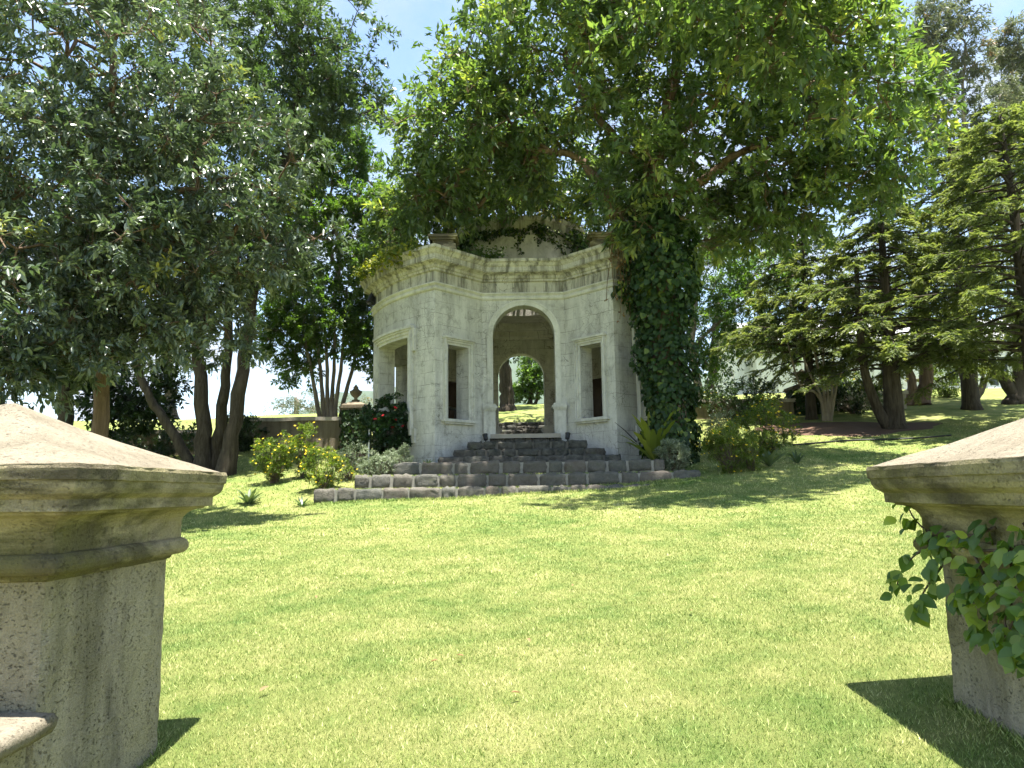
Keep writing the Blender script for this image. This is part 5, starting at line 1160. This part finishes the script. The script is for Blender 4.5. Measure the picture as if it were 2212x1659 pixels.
def spotlight(label, px, py, Y, tilt):
    b = at(px, py, Y); b[2] = 1.03; root = empty("garden_spotlight", b, label, "spotlight", "spotlights beside the arch")
    acc = Acc(); acc.tube([b, b + [0, 0, .07]], .012, 8); acc.tube([b + [0, 0, -.005], b + [0, 0, .008]], .04, 12); acc.build("stake", M['iron'], root)
    dr = np.array([tilt, .35, .9]); dr /= np.linalg.norm(dr); c = b + np.array([0, 0, .10])
    acc = Acc(); acc.tube([c - dr * .06, c - dr * .05, c + dr * .04, c + dr * .075], [.028, .045, .050, .058], 14); h = acc.build("lamp_head", M['iron'], root)
    acc = Acc(); acc.tube([c + dr * .076, c + dr * .078], .05, 14); acc.build("lens", M['glass'], h)
spotlight("black garden spotlight on the top step, left of the arch", 1049, 950, 16.0, -.15)
spotlight("black garden spotlight on the top step, right of the arch", 1226, 948, 16.0, .15)
# floodlight high on the left wall
p = at(806, 640, 17.75); root = empty("wall_floodlight", p, "black floodlight high on the pavilion's left edge under the cornice", "floodlight")
q = p; acc = Acc(); acc.tube([q + [.12, .12, .03], q + [.0, -.02, .0]], .018, 8); acc.box(q[0]+.02, q[0]+.14, q[1]+.08, q[1]+.16, q[2]-.12, q[2]+.06); acc.build("bracket", M['iron'], root)
acc = Acc(); d = np.array([-.25, -.3, -.9]); d /= np.linalg.norm(d); acc.tube([q - d*.12, q - d*.10, q + d*.10, q + d*.20], [.05, .08, .09, .115], 12); h = acc.build("lamp_head", M['iron'], root)
acc = Acc(); acc.tube([q + d*.201, q + d*.205], .10, 12); acc.build("lens", M['glass'], h)
# black reading stand seen through the left window
p = np.array([at(980, 900, 18.6)[0], 18.6, FL]); root = empty("reading_stand", p, "black metal reading stand inside, seen through the left window", "stand")
acc = Acc(); acc.tube([p + [0, 0, .02], p + [.04, 0, .75]], .018, 8); acc.build("post", M['iron'], root)
acc = Acc(); acc.lathe([(.001, 0), (.20, 0), (.20, .025), (.001, .03)], tuple(p), 20); acc.build("base", M['iron'], root)
acc = Acc(); acc.add([(p[0]-.24, p[1]-.16, p[2]+.80), (p[0]+.26, p[1]-.16, p[2]+.70), (p[0]+.26, p[1]+.18, p[2]+.78), (p[0]-.24, p[1]+.18, p[2]+.88), (p[0]-.24, p[1]-.16, p[2]+.83), (p[0]+.26, p[1]-.16, p[2]+.73), (p[0]+.26, p[1]+.18, p[2]+.81), (p[0]-.24, p[1]+.18, p[2]+.91)], [(0,3,2,1), (4,5,6,7), (0,1,5,4), (1,2,6,5), (2,3,7,6), (3,0,4,7)]); acc.build("tray", M['iron'], root)
# white stake by the hibiscus
b = base(796, 15.9); acc = Acc(); acc.tube([b - [0, 0, .1], b + [0, 0, .5], b + [.01, 0, 1.0]], [.017, .016, .014], 8); tag(acc.build("white_stake", M['white_paint'], None, True), "thin white stake standing by the red flowers", "stake")
# hose on the right lawn
pts = []
for px in np.linspace(1715, 2060, 24):
    Y = 17.3 + .18 * math.sin(px / 47.0) + (px - 1715) * .0006; q = base(px, Y, .022); pts.append(q)
acc = Acc(); acc.tube(polyline(pts, 3), .019, 7); tag(acc.build("garden_hose", M['hose'], None, True), "black hose lying across the grass before the conifers", "hose")
# dry leaves on the lawn
lm = raw_mesh("fallen_leaf", LEAF_T * [1, .5, .9], LEAF_Q, np.full(6, .85), 4, M['dry'])
for px, Y in ((1133, 4.55), (1118, 3.55), (1232, 6.15), (575, 4.0), (1000, 4.3), (930, 4.25), (1480, 4.9), (690, 6.0), (1925, 5.2)):
    b = base(px, Y, .035); o = link("fallen_leaf", lm); o.location = Vector(b); s = random.uniform(.045, .075); o.scale = (s, s * .8, s); o.rotation_euler = (random.uniform(-.4, .4), random.uniform(-.4, .2), random.uniform(0, 6.28))
    tag(o, "small dry brown leaf fallen on the open lawn", "leaf", "fallen leaves on the lawn")

# ------------------------------------------------------------------ turf blades
def turf():
    r = np.random.default_rng(77); XS, YS, HS, WS = [], [], [], []
    for y0, y1, dens, h, w in ((1.9, 4.2, 9000, .021, .0046), (4.2, 6.5, 5700, .022, .0062), (6.5, 9.5, 3000, .024, .009), (9.5, 13.1, 1100, .028, .014), (13.1, 20, 240, .04, .022)):
        hw0, hw1 = .78 * y0 + 1.3, .78 * y1 + 1.3; area = (hw0 + hw1) * (y1 - y0); n = int(area * dens)
        y = r.uniform(y0, y1, n); x = r.uniform(-1, 1, n) * (.78 * y + 1.3); XS.append(x); YS.append(y); HS.append(np.full(n, h)); WS.append(np.full(n, w))
    for x0, x1, y0, y1, n, h in ((-3.5, 3.1, 13.02, 13.17, 3000, .055), (-1.56, -1.50, 2.6, 3.5, 500, .04), (-2.4, -1.5, 3.46, 3.53, 500, .04), (1.66, 1.73, 2.3, 3.25, 600, .045), (1.70, 2.6, 3.19, 3.27, 400, .045)):
        XS.append(r.uniform(x0, x1, n)); YS.append(r.uniform(y0, y1, n)); HS.append(np.full(n, h)); WS.append(np.full(n, .007 if y0 < 5 else .016))
    for x0, x1, yf, z in ((-3.3, 2.9, 13.48, 0), (-2.7, 3.2, 13.90, 0)):
        n = 2600; XS.append(r.uniform(x0, x1, n)); YS.append(r.uniform(yf - .03, yf + .14, n)); HS.append(np.full(n, .05)); WS.append(np.full(n, .016))
    x, y, h, w = map(np.concatenate, (XS, YS, HS, WS)); z = ground(x, y); n = len(x)
    tread1 = (x > -3.36) & (x < 3.0) & (y > 13.2) & (y < 13.63); tread2 = (x > -2.76) & (x < 3.26) & (y >= 13.63) & (y < 14.06); 
    z = np.where(tread1, np.maximum(z, .072), z); z = np.where(tread2, np.maximum(z, .305), z)
    dead = ((x > -2.43) & (x < -1.535) & (y > 2.55) & (y < 3.47)) | ((x > 1.725) & (x < 2.62) & (y > 2.3) & (y < 3.195)) | ((x > -2.06) & (x < -1.45) & (y < 2.57)) | ((x > -2.2) & (x < 2.8) & (y > 14.03) & (y < 25)) | (np.hypot(x - PCX, y - PCY) < 4.6) | (np.hypot((x - cx0[0]) / 2.4, (y - cx0[1]) / 1.4) < 1)
    k = ~dead; x, y, z, h, w = x[k], y[k], z[k], h[k], w[k]; n = len(x)
    a = r.uniform(0, 2*math.pi, n); h = h * r.uniform(.5, 1.25, n); lean = r.uniform(.1, 1.3, n) * h; b = r.uniform(0, 2*math.pi, n)
    V = np.zeros((n, 3, 3)); dx, dy = np.cos(a) * w / 2, np.sin(a) * w / 2
    V[:, 0] = np.stack([x - dx, y - dy, z - .006], -1); V[:, 1] = np.stack([x + dx, y + dy, z - .006], -1); V[:, 2] = np.stack([x + np.cos(b) * lean, y + np.sin(b) * lean, z + h * .8], -1)
    me = raw_mesh("grass", V.reshape(-1, 3), np.arange(n * 3).reshape(-1, 3), np.repeat(r.uniform(0, 1, n), 3), 3, M['blade'])
    tag(link("grass", me), "short dense grass blades of the lawn", "grass", kind="stuff")
turf()

# ------------------------------------------------------------------ thin air between here and the far hill
HAZE = 0.0001
if HAZE > 0:
    acc = Acc(); acc.box(-2600, 2900, -170, 2500, -30, 330); hz = acc.build("haze", None)
    t = NT("thin_haze"); v = t.n("VolumePrincipled", {'Density': HAZE, 'Anisotropy': 0.2}); v.inputs['Color'].default_value = (0.78, 0.86, 0.95, 1)
    t.t.links.new(v.outputs[0], t.out.inputs['Volume']); hz.data.materials.append(t.m); tag(hz, "thin bluish air over the distance", kind="stuff")
